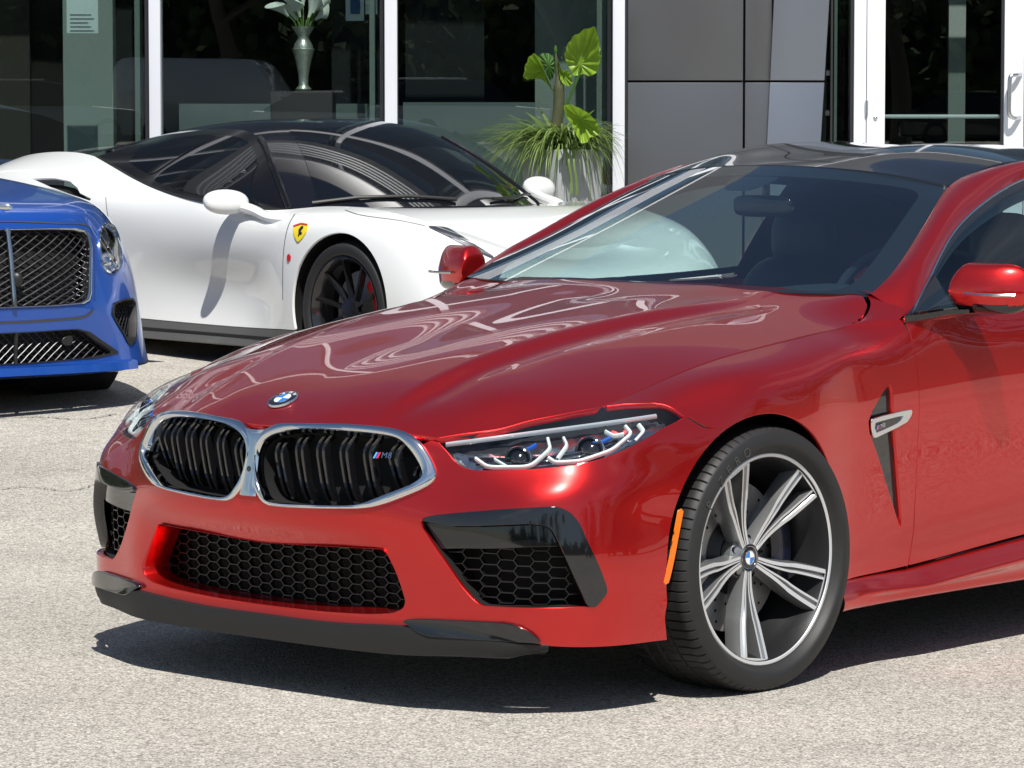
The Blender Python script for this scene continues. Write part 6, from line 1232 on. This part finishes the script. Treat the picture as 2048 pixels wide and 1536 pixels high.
lc = np.linspace(lw[0, 1], lw[-1, 1], 10); MB().tube(bp_(np.stack([0*lc+.02, lc], 1), .0), .009, 8).build('lower_grille_bar', SATINBLACK, CAR3, smooth=True)
cpt = bp_(bpx([(30, 560)]), .012)[0]; o = mesh('front_camera', egg(cpt, [RH*.028, np.array([0, 0, .035]), FH*.02])[:, ::-1].reshape(-1, 3), gridmesh(egg(cpt, [RH*.028, np.array([0, 0, .035]), FH*.02]))[1], SATINBLACK, CAR3, True)
rdr = bpx([(128,676),(142,671),(146,674),(145,688),(140,691),(128,690),(125,684)]); BS.cut('radar_cover', cround(rdr, .3, 3), [], SATINBLACK, CAR3, off=.0, flange=.02, step=.02)
# headlights
for sgn in (1, -1):
    H_ = empty('headlight'); H_.parent = CAR3; L_ = hlo if sgn > 0 else mir(hlo); c = L_.mean(0)
    loft('bezel', [BS.ev(c+(L_-c)*f)+BS.nr(c+(L_-c)*f)*off for f, off in ((1.02, -.003), (1.02, .006), (.95, .008), (.90, .0), (.88, -.05))], CHROME, H_, sharp=50)
    BS.cut('bowl', c+(L_-c)*.95, [], DARKCHROME, H_, off=-.06, flange=0, step=.03); BS.cut('lens', c+(L_-c)*.98, [], LENS, H_, off=.008, flange=0, step=.03)
    if sgn > 0:
        for (x, y, r, m_) in ((214, 480, .052, GLOSSBLACK), (222, 524, .040, CHROME)):
            p = BS.ev(bpx([(x, y)]))[0]; n_ = nz(BR.f+[0, 0, .1]); p = p-n_*.0; Rq = np.array(Vector(n_).to_track_quat('Z', 'Y').to_matrix()); V, F = lathe([(r*1.15, -.05), (r*1.15, -.025), (r, -.022), (r*.95, -.04), (r*.6, -.028), (.0005, -.022)], 30, 'z'); mesh('projector', V@Rq.T+p, F, m_, H_, True, sharp=40)
offline(BS, bpx(spl(np.array([(0,443),(60,444),(130,447),(175,452),(186,470),(190,520),(190,600)], float), 40)), .006, .002, 'bonnet_joint', GAP, CAR3)
offline(BS, bpx(spl(np.array([(0,645),(60,643),(130,638),(175,630),(186,618)], float), 30)), .010, .002, 'bumper_joint', GAP, CAR3)
su = np.linspace(-bpx([(262, 724)])[0, 0], bpx([(262, 724)])[0, 0], 60); loft('front_splitter', [bp_(np.stack([su, 0*su+BS.v[3]], 1), .002), bp_(np.stack([su, 0*su+BS.v[2]], 1), .035), bp_(np.stack([su, 0*su+BS.v[0]], 1), .038)-[0, 0, .012], bp_(np.stack([su, 0*su+BS.v[0]], 1), -.08)-[0, 0, .012]], BLUEC, CAR3, closed=False, sharp=35)
for sx in (1, -1):
    simple_wheel(CAR3, BR, (sx*.93, 0, .36), .36, .28, sx, BLKW, BLKW, CALB); simple_wheel(CAR3, BR, (sx*.94, 2.85, .36), .36, .28, sx, BLKW, BLKW, CALB)
    V, F = lathe([(.388, 0), (.395, -.06), (.40, -.4)], 40, 'x'); B = np.stack([BR.l*sx, -BR.f, [0, 0, 1.0]], 1); mesh('wheel_arch_liner', V@B.T+BR.w(np.array([sx*.94, 0, .36])), F, VOID, CAR3)
mb = MB(); mb.grid(BR.w(np.array([[(x, y, .20) for x in (-.85, .85)] for y in (-.85, 3.6)]))); mb.grid(BR.w(np.array([[(x, -.70, z) for x in (-.6, .6)] for z in (.2, .68)]))); mb.build('underbody', VOID, CAR3)
cb = np.array([(0,.50,1.05),(0,.95,1.26),(0,1.4,1.385),(0,1.9,1.40),(0,2.5,1.32),(0,3.2,1.10)]); ce = np.array([(.72,.75,1.03),(.66,1.05,1.20),(.60,1.45,1.32),(.60,1.9,1.335),(.62,2.5,1.25),(.66,3.1,1.09)]); CE = spl(cb, 40); EE = spl(ce, 40); GH = np.array([np.stack([xf*e_[0], c_[1]+(e_[1]-c_[1])*np.abs(xf)**2, c_[2]+(e_[2]-c_[2])*np.abs(xf)**2.4], 1) for c_, e_ in zip(CE, EE)])
o = mesh('glasshouse', *gridmesh(BR.w(GH), True), TINT, CAR3, True)
for sx in (1, -1):
    bel_ = spl(np.array([(.80,.66,1.0),(.80,1.3,1.0),(.80,2.1,1.03),(.70,3.0,1.08)]), 40); mesh('side_window', *gridmesh(BR.w(np.array([bel_*[sx, 1, 1]*(1-t)+EE*[sx, 1, 1]*t for t in (0, .5, 1)])), sx > 0), TINT, CAR3, True)
wng = BS.ev(bpx([(4, 420)]))[0]; mesh('winged_emblem', egg(wng+np.array([0, 0, .012]), [RH*.045, np.array([0, 0, .014]), FH*.006]).reshape(-1, 3), gridmesh(egg(wng, [RH, RH, RH]))[1], CHROME, CAR3, True)
rebase(CAR3, BR.O)
# ================================================================== what the paint and the windows mirror: trees, parked vehicles across the lot
LEAFT = mat('tree_foliage', (.055, .080, .035), .8, spec=.1, var=(.8, .5)); BARK = mat('tree_bark', (.09, .075, .06), .9, var=(6, .3))
def tree_meshes(seed, H=11.0):
    rg = np.random.default_rng(seed); tr = MB(); top = np.array([rg.normal(0, .4), rg.normal(0, .4), H*.62]); tr.tube(spl([(0, 0, -.3), (0, 0, H*.15), top*.55, top], 14), np.linspace(.30, .07, 14), 9); cl = []
    for k in range(7):
        a_ = rg.uniform(0, 6.28); z0 = rg.uniform(.22, .5)*H; p0 = top*(z0/top[2]); L = rg.uniform(1.6, 3.0); e = p0+np.array([math.cos(a_)*L, math.sin(a_)*L, rg.uniform(.8, 2.2)]); tr.tube(spl([p0, (p0+e)/2+[0, 0, .25], e], 8), np.linspace(.11, .03, 8), 6); cl.append(e)
    cl += [top+[0, 0, 1.0]]+[np.array([rg.normal(0, 1.6), rg.normal(0, 1.6), H*rg.uniform(.4, .95)]) for _ in range(12)]; V = []; F = []
    for c in cl:
        n_ = 150; d = rg.normal(0, 1, (n_, 3)); d /= np.linalg.norm(d, axis=1)[:, None]; P = c+d*(rg.uniform(.55, 1.0, n_)**.5)[:, None]*np.array([1.35, 1.35, 1.0])*rg.uniform(.8, 1.25)
        for p in P:
            u_ = rg.normal(0, 1, 3); u_ /= np.linalg.norm(u_); v_ = np.cross(u_, rg.normal(0, 1, 3)); v_ /= np.linalg.norm(v_); s_ = rg.uniform(.10, .22); b = len(V); V += [p-u_*s_, p-v_*s_*.6, p+u_*s_, p+v_*s_*.6]; F.append([b, b+1, b+2, b+3])
    return tr, (np.array(V), F)
WORDS = ['one', 'two', 'three', 'four', 'five', 'six', 'seven', 'eight', 'nine', 'ten', 'eleven', 'twelve', 'thirteen', 'fourteen', 'fifteen', 'sixteen', 'seventeen', 'eighteen', 'nineteen', 'twenty', 'twenty-one', 'twenty-two']
PROTO = []
for sd_ in (3, 11):
    tr, (V, F) = tree_meshes(sd_); T_ = empty('street_tree'); a_ = tr.build('trunk', BARK, T_, smooth=True); b_ = mesh('crown', V, F, LEAFT, T_, False); PROTO.append((T_, a_, b_))
def around(lat, dist): return np.array([CAMP[0], CAMP[1], 0])+RH*lat-FH*dist
spots = [(l_, 66+RNG.uniform(-4, 4)) for l_ in np.arange(-46, 50, 9.5)]+[(34+RNG.uniform(0, 5), d_) for d_ in np.arange(40, -30, -10)]  # right-hand row is added, giving the red flank a dark horizon to reflect
for k, (la, di) in enumerate(spots):
    T_, a_, b_ = PROTO[k % 2]; q = around(la, di)
    if k >= 2:
        T2 = T_.copy(); COL.objects.link(T2); T_0 = T_
        for c_ in (a_, b_): c2 = c_.copy(); COL.objects.link(c2); c2.parent = T2
        T_ = T2
    s_ = RNG.uniform(.85, 1.25); T_.location = (q[0], q[1], float(gz(q[0], q[1]))-GZ0); T_.rotation_euler = (0, 0, RNG.uniform(0, 6.28)); T_.scale = (s_, s_, s_)
    tag(T_, ('tall slender' if s_ > 1.1 else 'low bushy' if s_ < .95 else 'mid-height')+' street tree '+('behind the camera' if di > 50 else 'added right of the camera for a dark reflected horizon')+', number '+WORDS[k]+' along its row', 'tree', 'trees across the lot')
def simple_car(name, label, cat, loc, rz, col, prof_lo, prof_hi, width, wheels, R):
    """lower body and glasshouse as rounded lofts of their side profiles, four wheels"""
    E_ = tag(empty(name, loc, rz), label, cat); pm = mat(name+'_paint', col, .35, .2, 1.0, .03)
    def body(nm, prof, w0, w1, m):
        P = cround(np.array(prof, float), .25, 4); n_ = len(P); c = P.mean(0); L = []
        for s_, sh in ((-1, .90), (-.94, .975), (-.6, 1.0), (0, 1.0), (.6, 1.0), (.94, .975), (1, .90)):
            q = c+(P-c)*[1-.10*(1-sh)*3, sh]; tz = (q[:, 1]-P[:, 1].min())/(np.ptp(P[:, 1])); L.append(np.stack([s_*(w0*(1-tz)+w1*tz), q[:, 0], q[:, 1]], 1))
        V = np.vstack(L); F = [[a*n_+i, a*n_+(i+1) % n_, (a+1)*n_+(i+1) % n_, (a+1)*n_+i] for a in range(6) for i in range(n_)]+[list(range(n_))[::-1], [6*n_+i for i in range(n_)]]
        o = mesh(nm, V, F, m, E_, True, sharp=45); bm = bmesh.new(); bm.from_mesh(o.data); bmesh.ops.recalc_face_normals(bm, faces=bm.faces); bm.to_mesh(o.data); bm.free(); return o
    body('body', prof_lo, width, width*.97, pm); body('glasshouse', prof_hi, width*.95, width*.78, TINT)
    zr = max(p[1] for p in prof_hi); xr = [p[0] for p in prof_hi if p[1] > zr-.12]; mb = MB(); mb.box(((0), (min(xr)+max(xr))/2, zr+.01), (width*1.5, max(xr)-min(xr), .05)); mb.build('roof', pm, E_, bevel=.02)
    for y_ in wheels:
        for sx in (-1, 1):
            V, F = lathe([(.0, sx*(width-.02)), (R*.62, sx*(width-.015)), (R*.66, sx*(width+.01)), (R*.9, sx*(width+.012)), (R, sx*(width-.03)), (R, sx*(width-.2))], 28, 'x', (0, y_, R)); mesh('wheel', V, F, RUBBER, E_, True, sharp=40)
    for sx in (-1, 1): mb = MB(); mb.box((sx*width*.72, min(p[0] for p in prof_lo)+.05, .68), (.34, .12, .13)); mb.build('headlight', LENS if False else CHROME, E_, bevel=.02)
    return E_
SED_LO = [(-2.3,.25),(-2.32,.6),(-1.9,.78),(-.9,.9),(2.2,.95),(2.35,.6),(2.3,.25)]; SED_HI = [(-1.0,.86),(-.2,1.32),(.3,1.42),(1.1,1.40),(2.0,.93)]
SUV_LO = [(-2.35,.3),(-2.4,.75),(-2.2,.98),(-1.1,1.08),(2.3,1.1),(2.4,.7),(2.35,.3)]; SUV_HI = [(-1.2,1.04),(-.5,1.62),(.2,1.74),(1.9,1.72),(2.3,1.08)]
VAN_LO = [(-2.7,.3),(-2.8,.8),(-2.5,1.1),(-1.9,1.25),(-1.2,2.35),(2.9,2.45),(2.95,.3)]; VAN_HI = [(-2.35,1.18),(-1.85,1.3),(-1.32,2.1),(-.7,2.12),(-.7,1.2)]
hd0 = math.atan2(FH[1], FH[0])-math.pi/2
def park(name, label, cat, la, di, turn, col, lo, hi, w_, wh, R): q = around(la, di); return simple_car(name, label, cat, (q[0], q[1], float(gz(q[0], q[1]))-GZ0), hd0+turn, col, lo, hi, w_, wh, R)
park('parked_suv', 'mid grey off-road car across the lot, mirrored in the leftmost window', 'car', -12.3, 56, 1.35, (.22, .23, .24), SUV_LO, SUV_HI, .95, (-1.45, 1.4), .38)
park('delivery_van', 'white delivery van across the lot, mirrored in the second window', 'van', -8.0, 60, 1.75, (.75, .75, .74), VAN_LO, VAN_HI, 1.0, (-1.75, 1.7), .36)
park('parked_sedan', 'silver saloon across the lot, mirrored low in the second window', 'car', -4.6, 54, 1.5, (.55, .56, .57), SED_LO, SED_HI, .9, (-1.4, 1.4), .33)
park('parked_suv', 'pale grey off-road car across the lot, mirrored in the third window', 'car', -1.2, 52, 1.2, (.5, .52, .53), SUV_LO, SUV_HI, .95, (-1.45, 1.4), .38)
park('parked_sedan', 'black saloon across the lot, mirrored in the glazed door', 'car', 12.5, 55, 1.65, (.02, .02, .022), SED_LO, SED_HI, .9, (-1.4, 1.4), .33)
park('parked_sedan', 'dark saloon to the right of the camera, mirrored in the red door', 'car', 11.5, -6.5, .35, (.03, .03, .032), SED_LO, SED_HI, .9, (-1.4, 1.4), .33)
park('parked_suv', 'charcoal off-road car to the right of the camera, mirrored in the red wing', 'car', 11.0, 1.5, .3, (.04, .04, .042), SUV_LO, SUV_HI, .95, (-1.45, 1.4), .38)
# unseen wood added behind the trees to darken the window reflections
V = []; F = []
def leafquads(n_, thick, smin, smax, dist):
    la = RNG.uniform(-78, 70, n_); hh = RNG.uniform(0, 1, n_)*(8.5+2.2*np.sin(la*.31)+1.4*np.sin(la*.83)+.7*np.sin(la*2.1)); P = np.array([CAMP[0], CAMP[1], 0])+RH*la[:, None]-FH*(dist+RNG.uniform(-thick, thick, n_))[:, None]+np.stack([0*hh, 0*hh, hh+.3], 1)
    u_ = RNG.normal(0, 1, (n_, 3)); u_ /= np.linalg.norm(u_, axis=1)[:, None]; v_ = np.cross(u_, RNG.normal(0, 1, (n_, 3))); v_ /= np.linalg.norm(v_, axis=1)[:, None]; s_ = RNG.uniform(smin, smax, n_)[:, None]
    Q = np.stack([P-u_*s_, P-v_*s_*.7, P+u_*s_, P+v_*s_*.7], 1).reshape(-1, 3); b = len(V); V.extend(Q.tolist()); F.extend([[b+4*k, b+4*k+1, b+4*k+2, b+4*k+3] for k in range(n_)])
leafquads(16000, 2.2, .16, .42, 74); leafquads(9000, 1.0, 1.0, 1.9, 78)
o = mesh('woodland', V, F, LEAFT, None, False); tag(o, 'dense dark green woodland added unseen across the lot to darken the window reflections', 'woodland', kind='stuff')
V = []; F = []; leafquads(9000, 3.0, .25, .6, -62); leafquads(3500, 1.5, .9, 1.6, -66)
o = mesh('woodland', V, F, LEAFT, None, False); tag(o, 'dark green woodland rising behind the showroom', 'woodland', kind='stuff')
# long pale building with slatted front beyond the cars on the right
NB = tag(empty('neighbour_building', tuple(around(46, 5))), 'long pale building beyond the lot, mirrored in the red flank', 'building')
NB.rotation_euler = (0, 0, hd0+math.pi/2)
mb = MB(); mb.box2((-28, 0, 0), (28, 8, 4.6)); mb.build('wall', mat('pale_render', (.55, .52, .47), .8, var=(.4, .08)), NB); mb = MB(); mb.box2((-28.4, -.5, 4.6), (28.4, 8.4, 5.0)); mb.build('roof', WHITEF, NB)
for k in range(9): mb = MB(); mb.box2((-26+k*6, -.06, 1.0), (-22.5+k*6, -.01, 3.2)); mb.build('window', TINT, NB)
